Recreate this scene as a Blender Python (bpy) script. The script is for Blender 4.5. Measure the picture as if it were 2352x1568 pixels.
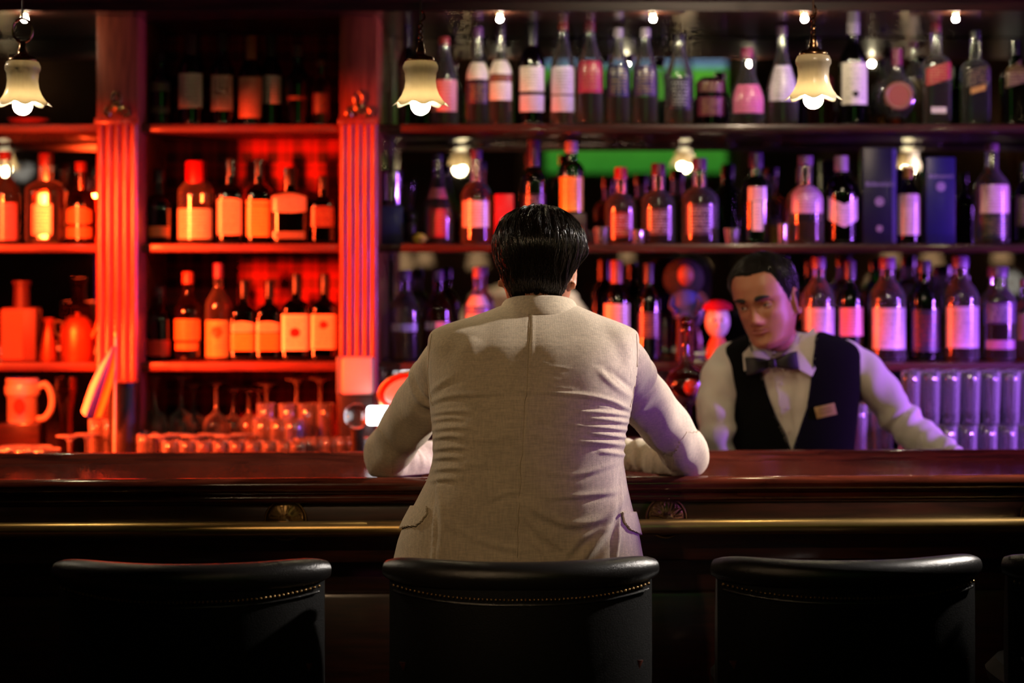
import bpy, bmesh, math, random
import numpy as np
from mathutils import Vector, Matrix, Euler

sc = bpy.context.scene
for o in list(bpy.data.objects):
    bpy.data.objects.remove(o)
col = sc.collection
rng = random.Random(7)
nrng = np.random.default_rng(7)
PI = math.pi

# ------------------------------------------------------------------ camera
F = 4600.0            # focal length in photo pixels (2352 px wide frame)
ZC = 1.61             # camera height
HOR = 585.0           # horizon row
cam_d = bpy.data.cameras.new('camera')
cam_d.sensor_width = 36.0
cam_d.lens = F / 2352 * 36
cam_d.shift_y = -(784 - HOR) / 2352
cam_d.clip_start = 0.05
cam_d.clip_end = 60
cam_d.dof.use_dof = True
cam_d.dof.focus_distance = 4.17
cam_d.dof.aperture_fstop = 1.9
cam_d.dof.aperture_blades = 0
cam = bpy.data.objects.new('camera', cam_d)
cam.location = (0, 0, ZC)
cam.rotation_euler = (PI / 2, 0, 0)
col.objects.link(cam)
sc.camera = cam

def P(px, py, d):
    return Vector(((px - 1176) * d / F, d, ZC + (HOR - py) * d / F))
def X(px, d): return (px - 1176) * d / F
def Z(py, d): return ZC + (HOR - py) * d / F

# ------------------------------------------------------------------ world, exposure, sampling limits
w = bpy.data.worlds.new('dark_room'); sc.world = w
w.use_nodes = True
w.node_tree.nodes['Background'].inputs[0].default_value = (0.010, 0.008, 0.007, 1)
w.node_tree.nodes['Background'].inputs[1].default_value = 0.0
sc.view_settings.view_transform = 'Standard'
sc.view_settings.look = 'None'
sc.view_settings.gamma = 1.0
sc.view_settings.use_curve_mapping = False
sc.view_settings.exposure = 0.0
cy = sc.cycles
cy.max_bounces = 9; cy.diffuse_bounces = 2; cy.glossy_bounces = 4
cy.transmission_bounces = 6; cy.transparent_max_bounces = 16
cy.caustics_reflective = False; cy.caustics_refractive = False
cy.sample_clamp_indirect = 6.0
cy.use_denoising = True
cy.use_adaptive_sampling = True
cy.adaptive_threshold = 0.07
cy.adaptive_min_samples = 12

# ------------------------------------------------------------------ lights of the room
def spot(name, loc, target, power, color, size_deg, blend=0.25, radius=0.04):
    l = bpy.data.lights.new(name, 'SPOT')
    l.energy = power; l.color = color; l.spot_size = math.radians(size_deg)
    l.spot_blend = blend; l.shadow_soft_size = radius
    o = bpy.data.objects.new(name, l)
    o.location = loc
    o.rotation_euler = (Vector(target) - Vector(loc)).to_track_quat('-Z', 'Y').to_euler()
    col.objects.link(o)
    return o
RED = (1.0, 0.055, 0.008)
PURPLE = (0.43, 0.13, 1.0)
RED_AT = (-1.62, 4.72)        # left of the frame, over the bar
PUR_AT = (3.05, 4.95)         # right of the frame, at the end of the bar
PUR2_AT = (2.62, 3.05)        # right of the frame, on the guests' side
RED_Z = (1.69, 1.76, 1.83)
PUR_Z = (1.38, 1.60, 1.82)
PUR2_Z = (1.42, 1.52)
for zz in RED_Z:
    for yaw, pw in ((72, 95), (46, 135)):
        a = math.radians(yaw)
        spot('red_stage_light', (RED_AT[0], RED_AT[1], zz), (RED_AT[0] + math.cos(a), RED_AT[1] + math.sin(a), zz - 0.29), pw, RED, 56, 0.22, 0.04)
for zz in PUR_Z:
    spot('purple_stage_light', (PUR_AT[0], PUR_AT[1], zz), (0.8, 5.72, zz - 0.22), 105, PURPLE, 54, 0.35, 0.045)
for zz in PUR2_Z:
    spot('purple_stage_light', (PUR2_AT[0], PUR2_AT[1], zz), (0.36, 4.32, 1.22), 50, PURPLE, 15, 0.5, 0.045)
PUR_FILL_AT, PUR_FILL_Z = (2.75, 4.30), (1.45, 1.55)   # added lamps right of the frame, to brighten the highball glasses
for zz in PUR_FILL_Z:
    spot('purple_stage_light', (PUR_FILL_AT[0], PUR_FILL_AT[1], zz), (1.22, 5.66, 1.03), 190, PURPLE, 24, 0.5, 0.045)
RED_FILL_AT, RED_FILL_Z = (-1.98, 5.22), (1.26, 1.34)   # unseen lamps added behind the bar to lift the left-hand glasses
for zz in RED_FILL_Z:
    spot('red_stage_light', (RED_FILL_AT[0], RED_FILL_AT[1], zz), (-0.75, 5.72, 1.05), 170, RED, 46, 0.5, 0.04)
# ceiling spots: one behind the guests, two at the bar ends, one added as warm fill on the shelves
CEIL = [((-0.95, 0.9, 2.7), (0.05, 4.2, 1.22), 84, (1.0, 0.66, 0.36), 24, 0.8),
        ((2.35, 4.78, 2.5), (0.28, 4.32, 1.12), 520, (1.0, 0.91, 0.82), 40, 0.45),
        ((-2.35, 5.15, 2.6), (-0.2, 4.3, 1.2), 45, (1.0, 0.84, 0.64), 40, 0.6),
        ((0.75, 2.9, 3.08), (0.85, 5.9, 2.0), 78, (1.0, 0.76, 0.52), 46, 1.0)]
for c_ in CEIL:
    spot('ceiling_spot_light', *c_, 0.05)

# ------------------------------------------------------------------ materials
def srgb(r, g, b):
    f = lambda c: (c / 255 / 12.92) if c / 255 <= 0.04045 else ((c / 255 + 0.055) / 1.055) ** 2.4
    return (f(r), f(g), f(b))
def newmat(name):
    m = bpy.data.materials.new(name); m.use_nodes = True
    nt = m.node_tree
    return m, nt, nt.nodes, nt.links
def bsdf_of(m): return m.node_tree.nodes['Principled BSDF']
def mat(name, c, rough=0.5, metal=0.0, spec=0.5, coat=0.0, emit=None, emit_s=0.0, bump=None, sss=0.0, sheen=0.0):
    m, nt, N, L = newmat(name)
    b = N['Principled BSDF']
    b.inputs['Base Color'].default_value = (*c, 1)
    b.inputs['Roughness'].default_value = rough
    b.inputs['Metallic'].default_value = metal
    b.inputs['Specular IOR Level'].default_value = spec
    b.inputs['Coat Weight'].default_value = coat
    b.inputs['Coat Roughness'].default_value = 0.08
    b.inputs['Sheen Weight'].default_value = sheen
    if emit:
        b.inputs['Emission Color'].default_value = (*emit, 1)
        b.inputs['Emission Strength'].default_value = emit_s
    if sss:
        b.inputs['Subsurface Weight'].default_value = sss
        b.inputs['Subsurface Radius'].default_value = (1.0, 0.25, 0.12)
        b.inputs['Subsurface Scale'].default_value = 0.012
    # slight tone variation so nothing is perfectly flat
    tc = N.new('ShaderNodeTexCoord'); nz = N.new('ShaderNodeTexNoise')
    nz.inputs['Scale'].default_value = 14; nz.inputs['Detail'].default_value = 3
    hs = N.new('ShaderNodeMixRGB'); hs.blend_type = 'MULTIPLY'; hs.inputs[0].default_value = 0.35
    cr = N.new('ShaderNodeValToRGB'); cr.color_ramp.elements[0].color = (.7, .7, .7, 1); cr.color_ramp.elements[0].position = .3
    cr.color_ramp.elements[1].position = .7
    hs.inputs[1].default_value = (*c, 1)
    L.new(tc.outputs['Object'], nz.inputs['Vector']); L.new(nz.outputs['Fac'], cr.inputs[0])
    L.new(cr.outputs[0], hs.inputs[2]); L.new(hs.outputs[0], b.inputs['Base Color'])
    if bump:
        sc_, st = bump
        n2 = N.new('ShaderNodeTexNoise'); n2.inputs['Scale'].default_value = sc_; n2.inputs['Detail'].default_value = 4
        bp = N.new('ShaderNodeBump'); bp.inputs['Strength'].default_value = st; bp.inputs['Distance'].default_value = 0.002
        L.new(tc.outputs['Object'], n2.inputs['Vector']); L.new(n2.outputs['Fac'], bp.inputs['Height'])
        L.new(bp.outputs[0], b.inputs['Normal'])
    return m
def emis(name, c, s):
    m, nt, N, L = newmat(name)
    N.remove(N['Principled BSDF'])
    e = N.new('ShaderNodeEmission'); e.inputs[0].default_value = (*c, 1); e.inputs[1].default_value = s
    L.new(e.outputs[0], N['Material Output'].inputs[0])
    return m
def thin_glass(name, tint, rough=0.1, rim_bright=0.0, ior=1.75, rim_bright_c=(0.8, 0.8, 0.8)):
    m, nt, N, L = newmat(name)
    N.remove(N['Principled BSDF'])
    tr = N.new('ShaderNodeBsdfTransparent'); tr.inputs[0].default_value = (*tint, 1)
    gl = N.new('ShaderNodeBsdfGlossy'); gl.inputs[0].default_value = (1, 1, 1, 1); gl.inputs['Roughness'].default_value = rough
    fr = N.new('ShaderNodeFresnel'); fr.inputs['IOR'].default_value = ior
    mx = N.new('ShaderNodeMixShader')
    L.new(fr.outputs[0], mx.inputs[0]); L.new(gl.outputs[0], mx.inputs[2])
    base = tr.outputs[0]
    if rim_bright:
        df = N.new('ShaderNodeBsdfDiffuse'); df.inputs[0].default_value = (*rim_bright_c, 1)
        tl = N.new('ShaderNodeBsdfTranslucent'); tl.inputs[0].default_value = (*rim_bright_c, 1)
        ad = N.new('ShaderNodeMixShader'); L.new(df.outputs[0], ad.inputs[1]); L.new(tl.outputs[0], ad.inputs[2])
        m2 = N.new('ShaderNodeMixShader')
        # bright edges put in: diffuse share grows where the wall turns edge-on
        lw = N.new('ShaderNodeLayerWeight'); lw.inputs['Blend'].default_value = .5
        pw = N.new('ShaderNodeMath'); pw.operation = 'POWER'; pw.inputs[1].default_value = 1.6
        ml = N.new('ShaderNodeMath'); ml.operation = 'MULTIPLY_ADD'; ml.inputs[1].default_value = rim_bright * 1.7; ml.inputs[2].default_value = rim_bright * .16
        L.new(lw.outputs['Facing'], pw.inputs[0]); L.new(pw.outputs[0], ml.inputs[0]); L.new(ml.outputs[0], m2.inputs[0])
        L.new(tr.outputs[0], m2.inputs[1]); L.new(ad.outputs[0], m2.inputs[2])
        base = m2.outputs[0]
    L.new(base, mx.inputs[1]); L.new(mx.outputs[0], N['Material Output'].inputs[0])
    return m
def liquid_mat(name, c, rough=0.06):
    m, nt, N, L = newmat(name)
    N.remove(N['Principled BSDF'])
    g = N.new('ShaderNodeBsdfGlass'); g.inputs[0].default_value = (*c, 1); g.inputs['Roughness'].default_value = rough; g.inputs['IOR'].default_value = 1.33
    tr = N.new('ShaderNodeBsdfTranslucent'); tr.inputs[0].default_value = (*[min(1, v * 1.2) for v in c], 1)
    mx = N.new('ShaderNodeMixShader'); mx.inputs[0].default_value = 0.32
    L.new(g.outputs[0], mx.inputs[1]); L.new(tr.outputs[0], mx.inputs[2])
    L.new(mx.outputs[0], N['Material Output'].inputs[0])
    return m
def wood_mat(name, c1, c2, rough=0.28, coat=0.5, axis='X'):
    m, nt, N, L = newmat(name)
    b = N['Principled BSDF']
    b.inputs['Roughness'].default_value = rough; b.inputs['Coat Weight'].default_value = coat; b.inputs['Coat Roughness'].default_value = 0.10
    tc = N.new('ShaderNodeTexCoord'); mp = N.new('ShaderNodeMapping')
    mp.inputs['Scale'].default_value = (1.2, 14, 14) if axis == 'X' else (14, 14, 1.2)
    nz = N.new('ShaderNodeTexNoise'); nz.inputs['Scale'].default_value = 5; nz.inputs['Detail'].default_value = 6; nz.inputs['Distortion'].default_value = .6
    cr = N.new('ShaderNodeValToRGB'); cr.color_ramp.elements[0].color = (*c1, 1); cr.color_ramp.elements[1].color = (*c2, 1)
    cr.color_ramp.elements[0].position = .35; cr.color_ramp.elements[1].position = .68
    L.new(tc.outputs['Object'], mp.inputs[0]); L.new(mp.outputs[0], nz.inputs['Vector']); L.new(nz.outputs['Fac'], cr.inputs[0])
    L.new(cr.outputs[0], b.inputs['Base Color'])
    bp = N.new('ShaderNodeBump'); bp.inputs['Strength'].default_value = .08; bp.inputs['Distance'].default_value = .002
    L.new(nz.outputs['Fac'], bp.inputs['Height']); L.new(bp.outputs[0], b.inputs['Normal'])
    return m
def label_mat(paper, ink, rows=7, seed=0.0, cover=0.5, emblem=False):
    """printed paper label: fine illegible lines of print"""
    m, nt, N, L = newmat('printed_label')
    b = N['Principled BSDF']; b.inputs['Roughness'].default_value = .4; b.inputs['Coat Weight'].default_value = .5; b.inputs['Coat Roughness'].default_value = .16
    tc = N.new('ShaderNodeTexCoord'); sp = N.new('ShaderNodeSeparateXYZ')
    L.new(tc.outputs['Generated'], sp.inputs[0])
    def mth(op, a, bb=None):
        n = N.new('ShaderNodeMath'); n.operation = op
        for i, v in enumerate((a, bb)):
            if v is None: continue
            if isinstance(v, (int, float)): n.inputs[i].default_value = v
            else: L.new(v, n.inputs[i])
        return n.outputs[0]
    zr = mth('MULTIPLY', sp.outputs['Z'], rows)
    fl = mth('FLOOR', zr); fz = mth('FRACT', zr)
    line = mth('LESS_THAN', mth('ABSOLUTE', mth('SUBTRACT', fz, 0.5)), 0.2)
    cx = N.new('ShaderNodeCombineXYZ')
    L.new(mth('MULTIPLY', sp.outputs['X'], 22), cx.inputs[0]); L.new(mth('MULTIPLY', fl, 7.3), cx.inputs[1]); cx.inputs[2].default_value = seed
    nz = N.new('ShaderNodeTexNoise'); nz.inputs['Scale'].default_value = 1.0; nz.inputs['Detail'].default_value = 1
    L.new(cx.outputs[0], nz.inputs['Vector'])
    let = mth('GREATER_THAN', nz.outputs['Fac'], 1 - cover)
    side = mth('LESS_THAN', mth('ABSOLUTE', mth('SUBTRACT', sp.outputs['X'], 0.5)), 0.36)
    top = mth('LESS_THAN', mth('ABSOLUTE', mth('SUBTRACT', sp.outputs['Z'], 0.5)), 0.42)
    mask = mth('MULTIPLY', mth('MULTIPLY', line, let), mth('MULTIPLY', side, top))
    mask = mth('MULTIPLY', mask, 0.5)
    mx = N.new('ShaderNodeMixRGB'); mx.inputs[1].default_value = (*paper, 1); mx.inputs[2].default_value = (*ink, 1)
    L.new(mask, mx.inputs[0]); L.new(mx.outputs[0], b.inputs['Base Color'])
    return m

M = {}
M['mahogany'] = wood_mat('mahogany_wood', srgb(80, 28, 18), srgb(122, 52, 34), .5, .1)
M['mahogany_v'] = wood_mat('mahogany_wood_upright', srgb(110, 42, 30), srgb(158, 72, 50), .34, .25, 'Z')
M['dark_wood'] = wood_mat('dark_stained_wood', srgb(40, 18, 13), srgb(70, 32, 22), .30, .45)
M['bar_top'] = wood_mat('polished_bar_top', srgb(62, 24, 16), srgb(104, 44, 28), .16, .8)
M['brass'] = mat('polished_brass', (0.80, 0.52, 0.20), .30, 1.0)
M['old_brass'] = mat('aged_brass', (0.30, 0.19, 0.08), .34, 1.0)
M['copper_cap'] = mat('bronze_lamp_cap', (0.42, 0.22, 0.11), .25, 1.0)
M['black_metal'] = mat('black_metal', (0.02, 0.02, 0.02), .35, 0.8)
M['leather'] = mat('black_leather', (0.010, 0.009, 0.009), .30, 0, .5, 0.0, bump=(420, .35))
M['leather_shaded'] = mat('black_leather_shaded', (0.004, 0.0037, 0.0035), .55, 0, .18, 0.0, bump=(420, .35))  # darker, duller copy of the leather; shade of the stool back put in
M['black'] = mat('black_plastic', (0.012, 0.012, 0.012), .4)
M['mirror'] = mat('aged_mirror', (0.70, 0.68, 0.66), .018, 1.0)
M['wall'] = mat('dark_wall_paint', srgb(92, 60, 46), .7)
M['ceil'] = mat('ceiling_paint', srgb(120, 104, 88), .8)
M['floor'] = wood_mat('floor_boards', srgb(46, 28, 20), srgb(72, 46, 32), .4, .2)
# ------------------------------------------------------------------ geometry helpers
def ringf(i0, i1, n, closed=True):
    fs = []
    for k in range(n if closed else n - 1):
        k2 = (k + 1) % n
        fs.append((i0 + k, i0 + k2, i1 + k2, i1 + k))
    return fs
def loft(rings, cap0=True, cap1=True, closed=True):
    rings = np.asarray(rings, float)
    m, n, _ = rings.shape
    v = rings.reshape(-1, 3)
    f = []
    for i in range(m - 1):
        f += ringf(i * n, (i + 1) * n, n, closed)
    extra = []
    if closed and cap0:
        c = len(v) + len(extra); extra.append(rings[0].mean(0))
        f += [(c, (k + 1) % n, k) for k in range(n)]
    if closed and cap1:
        c = len(v) + len(extra); extra.append(rings[-1].mean(0)); b = (m - 1) * n
        f += [(c, b + k, b + (k + 1) % n) for k in range(n)]
    if extra: v = np.vstack([v, extra])
    return v, f
def sup(n, ex=2.0, phase=-PI / 2):
    t = np.arange(n) * 2 * PI / n + phase
    c, s = np.cos(t), np.sin(t)
    if ex != 2.0:
        r = (np.abs(c) ** ex + np.abs(s) ** ex) ** (-1 / ex)
        return c * r, s * r
    return c, s
def lathe(profile, n=24, ex=2.0, ax=1.0, ay=1.0, cap0=True, cap1=True):
    c, s = sup(n, ex)
    rings = [np.stack([c * r * ax, s * r * ay, np.full(n, z)], 1) for r, z in profile]
    return loft(rings, cap0, cap1)
def tube(pts, r, n=10, cap=True, flat=1.0, up=None):
    pts = np.asarray(pts, float); m = len(pts)
    r = np.full(m, r) if np.isscalar(r) else np.asarray(r, float)
    tan = np.gradient(pts, axis=0); tan /= np.linalg.norm(tan, axis=1)[:, None] + 1e-12
    nv = np.array(up if up is not None else ((0, 0, 1) if abs(tan[0][2]) < .9 else (1, 0, 0)), float)
    rings = []
    t = np.arange(n) * 2 * PI / n
    for i in range(m):
        nv = nv - tan[i] * nv.dot(tan[i]); nv /= np.linalg.norm(nv) + 1e-12
        bv = np.cross(tan[i], nv)
        rings.append(pts[i] + r[i] * (np.cos(t)[:, None] * bv * flat + np.sin(t)[:, None] * nv))
    return loft(rings, cap, cap)
def spline(pts, n):
    pts = np.asarray(pts, float); m = len(pts)
    t = np.linspace(0, m - 1, n); out = []
    for tt in t:
        i = min(int(tt), m - 2); u = tt - i
        p0, p1, p2, p3 = pts[max(i - 1, 0)], pts[i], pts[i + 1], pts[min(i + 2, m - 1)]
        out.append(.5 * ((2 * p1) + (-p0 + p2) * u + (2 * p0 - 5 * p1 + 4 * p2 - p3) * u * u + (-p0 + 3 * p1 - 3 * p2 + p3) * u ** 3))
    return np.array(out)
def ball(c, r, n=16, m=10, sx=1, sy=1, sz=1):
    pr = [(max(1e-4, math.sin(PI * i / m)) * r, -math.cos(PI * i / m) * r) for i in range(m + 1)]
    v, f = lathe(pr, n)
    v = v * np.array([sx, sy, sz]) + np.array(c)
    return v, f
def cat(*gs):
    vs, fs, o = [], [], 0
    for v, f in gs:
        v = np.asarray(v, float)
        vs.append(v); fs += [tuple(i + o for i in q) for q in f]; o += len(v)
    return np.vstack(vs), fs
def box(x0, x1, y0, y1, z0, z1, bev=0.0, seg=2):
    if bev <= 0:
        v = np.array([(x, y, z) for z in (z0, z1) for y in (y0, y1) for x in (x0, x1)], float)
        return v, [(0, 2, 3, 1), (4, 5, 7, 6), (0, 1, 5, 4), (2, 6, 7, 3), (0, 4, 6, 2), (1, 3, 7, 5)]
    bm = bmesh.new(); bmesh.ops.create_cube(bm, size=1)
    for q in bm.verts:
        q.co = Vector(((x0 + x1) / 2 + q.co.x * (x1 - x0), (y0 + y1) / 2 + q.co.y * (y1 - y0), (z0 + z1) / 2 + q.co.z * (z1 - z0)))
    bmesh.ops.bevel(bm, geom=bm.edges[:], offset=bev, segments=seg, profile=.5, affect='EDGES')
    bm.verts.index_update()
    v = np.array([q.co[:] for q in bm.verts]); f = [tuple(x.index for x in p.verts) for p in bm.faces]
    bm.free()
    return v, f
def extrude_x(prof, x0, x1, nseg=1):
    """closed (y,z) profile swept along x"""
    rings = [[(x, y, z) for y, z in prof] for x in np.linspace(x0, x1, nseg + 1)]
    return loft(rings)
def prism(poly, z0, z1):
    return loft([[(x, y, z0) for x, y in poly], [(x, y, z1) for x, y in poly]])
def rot(g, rx=0, ry=0, rz=0, c=(0, 0, 0)):
    R = np.array(Euler((rx, ry, rz)).to_matrix()); c = np.array(c)
    return (np.asarray(g[0]) - c) @ R.T + c, g[1]
def mov(g, d): return np.asarray(g[0], float) + np.array(d, float), g[1]
def to_mesh(name, g, smooth=True, sharp=None):
    me = bpy.data.meshes.new(name)
    me.from_pydata(np.asarray(g[0]).tolist(), [], g[1])
    bm = bmesh.new(); bm.from_mesh(me); bmesh.ops.recalc_face_normals(bm, faces=bm.faces[:]); bm.to_mesh(me); bm.free()
    if smooth:
        me.polygons.foreach_set('use_smooth', [True] * len(me.polygons))
        if sharp: me.set_sharp_from_angle(angle=math.radians(sharp))
    me.update()
    return me
def part(name, g, m, parent=None, smooth=True, sharp=40, loc=None, label=None, kind=None):
    me = g if isinstance(g, bpy.types.Mesh) else to_mesh(name, g, smooth, sharp)
    if m and not me.materials: me.materials.append(m)
    o = bpy.data.objects.new(name, me); col.objects.link(o)
    if parent: o.parent = parent
    if loc is not None: o.location = loc
    if label: o['label'] = label
    if kind: o['kind'] = kind
    return o
def thing(name, label, cat_, loc=(0, 0, 0), rz=0, group=None):
    o = bpy.data.objects.new(name, None); o.empty_display_size = .05
    o.location = loc; o.rotation_euler = (0, 0, rz); col.objects.link(o)
    o['label'] = label; o['category'] = cat_
    if group: o['group'] = group
    return o
def tag(o, label, cat_, group=None):
    o['label'] = label; o['category'] = cat_
    if group: o['group'] = group
    return o
def struct(name, g, m, smooth=False):
    o = part(name, g, m, None, smooth); o['kind'] = 'structure'
    return o
def remesh(name, g, voxel, smooth_it=4):
    me = to_mesh(name + '_raw', g, False)
    t = bpy.data.objects.new(name + '_raw', me); col.objects.link(t)
    rm = t.modifiers.new('r', 'REMESH'); rm.mode = 'VOXEL'; rm.voxel_size = voxel
    if smooth_it:
        s = t.modifiers.new('s', 'SMOOTH'); s.factor = .5; s.iterations = smooth_it
    dg = bpy.context.evaluated_depsgraph_get()
    out = bpy.data.meshes.new_from_object(t.evaluated_get(dg)); out.name = name
    bpy.data.objects.remove(t); bpy.data.meshes.remove(me)
    out.polygons.foreach_set('use_smooth', [True] * len(out.polygons)); out.materials.clear()
    return out
def text_mesh(s, size, thick=0.0006):
    cu = bpy.data.curves.new('lettering', 'FONT'); cu.body = s; cu.size = size; cu.extrude = thick
    cu.align_x = 'CENTER'; cu.align_y = 'CENTER'; cu.resolution_u = 2; cu.shear = .2
    t = bpy.data.objects.new('lettering_tmp', cu); col.objects.link(t)
    dg = bpy.context.evaluated_depsgraph_get(); dg.update()
    me = bpy.data.meshes.new_from_object(t.evaluated_get(dg)); bpy.data.objects.remove(t)
    v = np.array([q.co[:] for q in me.vertices]); f = [tuple(p.vertices) for p in me.polygons]
    bpy.data.meshes.remove(me)
    return np.stack([v[:, 0], -v[:, 2], v[:, 1]], 1), f       # upright, facing -Y
def clone(root, loc, rz=0, label=None):
    r = root.copy(); col.objects.link(r); r.location = loc; r.rotation_euler = (0, 0, rz)
    if label: r['label'] = label
    for ch in list(root.children):
        c = ch.copy(); col.objects.link(c); c.parent = r
        for g in list(ch.children):
            d = g.copy(); col.objects.link(d); d.parent = c
    return r
ORD = ['first', 'second', 'third', 'fourth', 'fifth', 'sixth', 'seventh', 'eighth', 'ninth', 'tenth', 'eleventh', 'twelfth',
       'thirteenth', 'fourteenth', 'fifteenth', 'sixteenth', 'seventeenth', 'eighteenth', 'nineteenth', 'twentieth', 'twenty-first', 'twenty-second']
# ------------------------------------------------------------------ room shell
RX = 3.8
struct('floor', box(-RX, RX, -1.4, 6.6, -.05, 0), M['floor'])
struct('ceiling', box(-RX, RX, -1.4, 6.6, 3.2, 3.25), M['ceil'])
struct('wall_back', box(-RX, RX, 6.5, 6.6, 0, 3.2), M['wall'])
struct('wall_left', box(-RX - .1, -RX, -1.4, 6.6, 0, 3.2), M['wall'])
struct('wall_right', box(RX, RX + .1, -1.4, 6.6, 0, 3.2), M['wall'])
struct('wall_front', box(-RX, RX, -1.5, -1.4, 0, 3.2), M['wall'])

# tartan cloth behind the middle shelves
def tartan():
    m, nt, N, L = newmat('red_tartan_cloth')
    b = N['Principled BSDF']; b.inputs['Roughness'].default_value = .85
    tc = N.new('ShaderNodeTexCoord'); sp = N.new('ShaderNodeSeparateXYZ'); L.new(tc.outputs['Object'], sp.inputs[0])
    def mth(op, a, bb=None):
        n = N.new('ShaderNodeMath'); n.operation = op
        for i, v in enumerate((a, bb)):
            if v is None: continue
            if isinstance(v, (int, float)): n.inputs[i].default_value = v
            else: L.new(v, n.inputs[i])
        return n.outputs[0]
    def stripes(ax, per):
        t = mth('FRACT', mth('MULTIPLY', sp.outputs[ax], 1 / per))
        broad = mth('LESS_THAN', mth('ABSOLUTE', mth('SUBTRACT', t, .5)), .20)
        thin = mth('LESS_THAN', mth('ABSOLUTE', mth('SUBTRACT', t, .06)), .035)
        return mth('ADD', mth('MULTIPLY', broad, .5), mth('MULTIPLY', thin, .42))
    s = mth('ADD', stripes('X', .078), stripes('Z', .078))
    cr = N.new('ShaderNodeValToRGB')
    cr.color_ramp.elements[0].color = (*srgb(150, 16, 14), 1); cr.color_ramp.elements[1].color = (*srgb(52, 10, 12), 1)
    L.new(s, cr.inputs[0]); L.new(cr.outputs[0], b.inputs['Base Color'])
    return m
M['tartan'] = tartan()

# ------------------------------------------------------------------ back bar
DF = 5.80                      # front edge of the shelves
MIRY = 6.32                    # mirror plane
SH = [Z(285, DF), Z(560, DF), Z(833, DF)]        # shelf top heights
TH = .024
bb = thing('back_bar', 'tall mahogany back bar with mirrors, fluted pilasters and bottle shelves', 'shelving', (0, 0, 0))
xPL0, xPL1 = X(220, 5.74), X(315, 5.74)
xPR0, xPR1 = X(779, 5.74), X(867, 5.74)
XL, XR = -2.3, 2.35
CTR = .95
for i, zt in enumerate(SH):
    part('shelf', box(xPL1, xPR0, DF, 6.2, zt - TH, zt, .003), M['mahogany'], bb)
    part('shelf', box(XL, xPL0, DF, MIRY - .005, zt - TH, zt, .003), M['mahogany'], bb)
    part('shelf', box(xPR1, XR, DF - .0, MIRY - .005, zt - TH, zt, .003), M['dark_wood'], bb)
# back panels and mirrors
part('tartan_panel', box(xPL1, xPR0, 6.2, 6.23, CTR, 2.33), M['tartan'], bb, label='red and black tartan cloth panel')
part('mirror', box(XL, xPL0, MIRY, MIRY + .01, SH[2], 2.33), M['mirror'], bb, label='mirror panel behind the left shelves')
part('mirror', box(xPR1, XR, MIRY, MIRY + .01, CTR, 2.33), M['mirror'], bb, label='large mirror panel behind the right shelves')
part('back_board', box(XL, xPL0, MIRY, MIRY + .01, CTR, SH[2]), M['dark_wood'], bb)
part('mirror_frame', box(xPR1, xPR1 + .012, MIRY - .02, MIRY, CTR, 2.3, .002), mat('grey_frame', srgb(150, 130, 120), .5), bb)
# pilasters with ridges
def pilaster(x0, x1, ornate):
    p = part('pilaster', box(x0, x1, 5.75, 6.31, CTR, 2.33, .003), M['mahogany_v'], bb)
    zf0, zf1 = Z(900 if ornate else 872, 5.74), SH[0] - .004
    n = 5; wd = (x1 - x0)
    rr = wd / (n * 2 + 1)
    for k in range(n):
        cx = x0 + wd * (k + .5 + .0) / n
        pr = [(cx + rr * 1.15 * math.cos(a), 5.752 - rr * 1.0 * max(0, math.sin(a))) for a in np.linspace(0, PI, 9)]
        pr += [(cx - rr * 1.15, 5.756), (cx + rr * 1.15, 5.756)]
        part('flute', prism(pr, zf0, zf1), M['mahogany_v'], p)
    # capital block
    part('capital_block', box(x0 - .004, x1 + .004, 5.735, 5.752, SH[0] - .006, SH[0] + .014, .003), M['mahogany_v'], p)
    orn = [ball((0, 0, .03), .016, 12, 8, 1, .5, 1.2)]
    for s in (-1, 1):
        orn.append(tube(spline([(s * .004, 0, .012), (s * .025, -.004, .03), (s * .034, -.004, .012), (s * .022, -.004, .006), (s * .020, -.002, .016)], 24), .0045, 8))
        orn.append(tube(spline([(0, 0, .02), (s * .012, -.004, .055), (s * .002, -.004, .075)], 16), .004, 8))
    part('carved_ornament', mov(cat(*orn), ((x0 + x1) / 2, 5.742, SH[0] + .014)), M['old_brass'], p)
    part('base_block', box(x0 - .006, x1 + .006, 5.73, 5.752, CTR, zf0, .003), M['dark_wood'], p)
pilaster(xPL0, xPL1, False)
pilaster(xPR0, xPR1, True)
# cornice with stepped moulding
cp = [(5.50, 2.47), (5.50, 2.405), (5.53, 2.395), (5.545, 2.365), (5.60, 2.345), (5.60, 2.33), (5.63, 2.322), (5.63, 2.295), (6.30, 2.295), (6.30, 2.47)]
part('cornice', extrude_x(cp, XL, XR), M['dark_wood'], bb, False)
part('cornice_panel', box(XL, XR, 5.9, 6.4, 2.47, 3.19), M['dark_wood'], bb)
# lower cabinet and its worktop
part('worktop', box(XL, XR, 5.44, 6.3, CTR - .035, CTR, .004), mat('grey_steel', (.45, .43, .42), .35, .7), bb)  # plain grey steel colour
part('riser_shelf', box(xPL1 + .002, xPR0 - .002, 5.83, 6.19, CTR, CTR + .10, .004), M['mahogany'], bb)
for k in range(7):
    a0 = XL + (XR - XL) * k / 7
    d_ = part('cabinet_door', box(a0 + .01, a0 + (XR - XL) / 7 - .01, 5.47, 5.49, .1, CTR - .05, .004), M['dark_wood'], bb)
    part('door_knob', ball((a0 + .08, 5.458, .6), .014, 12, 8), M['old_brass'], d_)
part('cabinet_body', box(XL, XR, 5.49, 6.3, 0, CTR - .036), M['dark_wood'], bb)

# ------------------------------------------------------------------ bar counter
BYAW = math.radians(2.4)
BX0, BX1 = -2.4, 2.5
BZ = 1.10
bar = thing('bar_counter', 'long dark mahogany bar counter with polished top and brass rail', 'bar counter', (0, 4.55, 0), BYAW)
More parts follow.
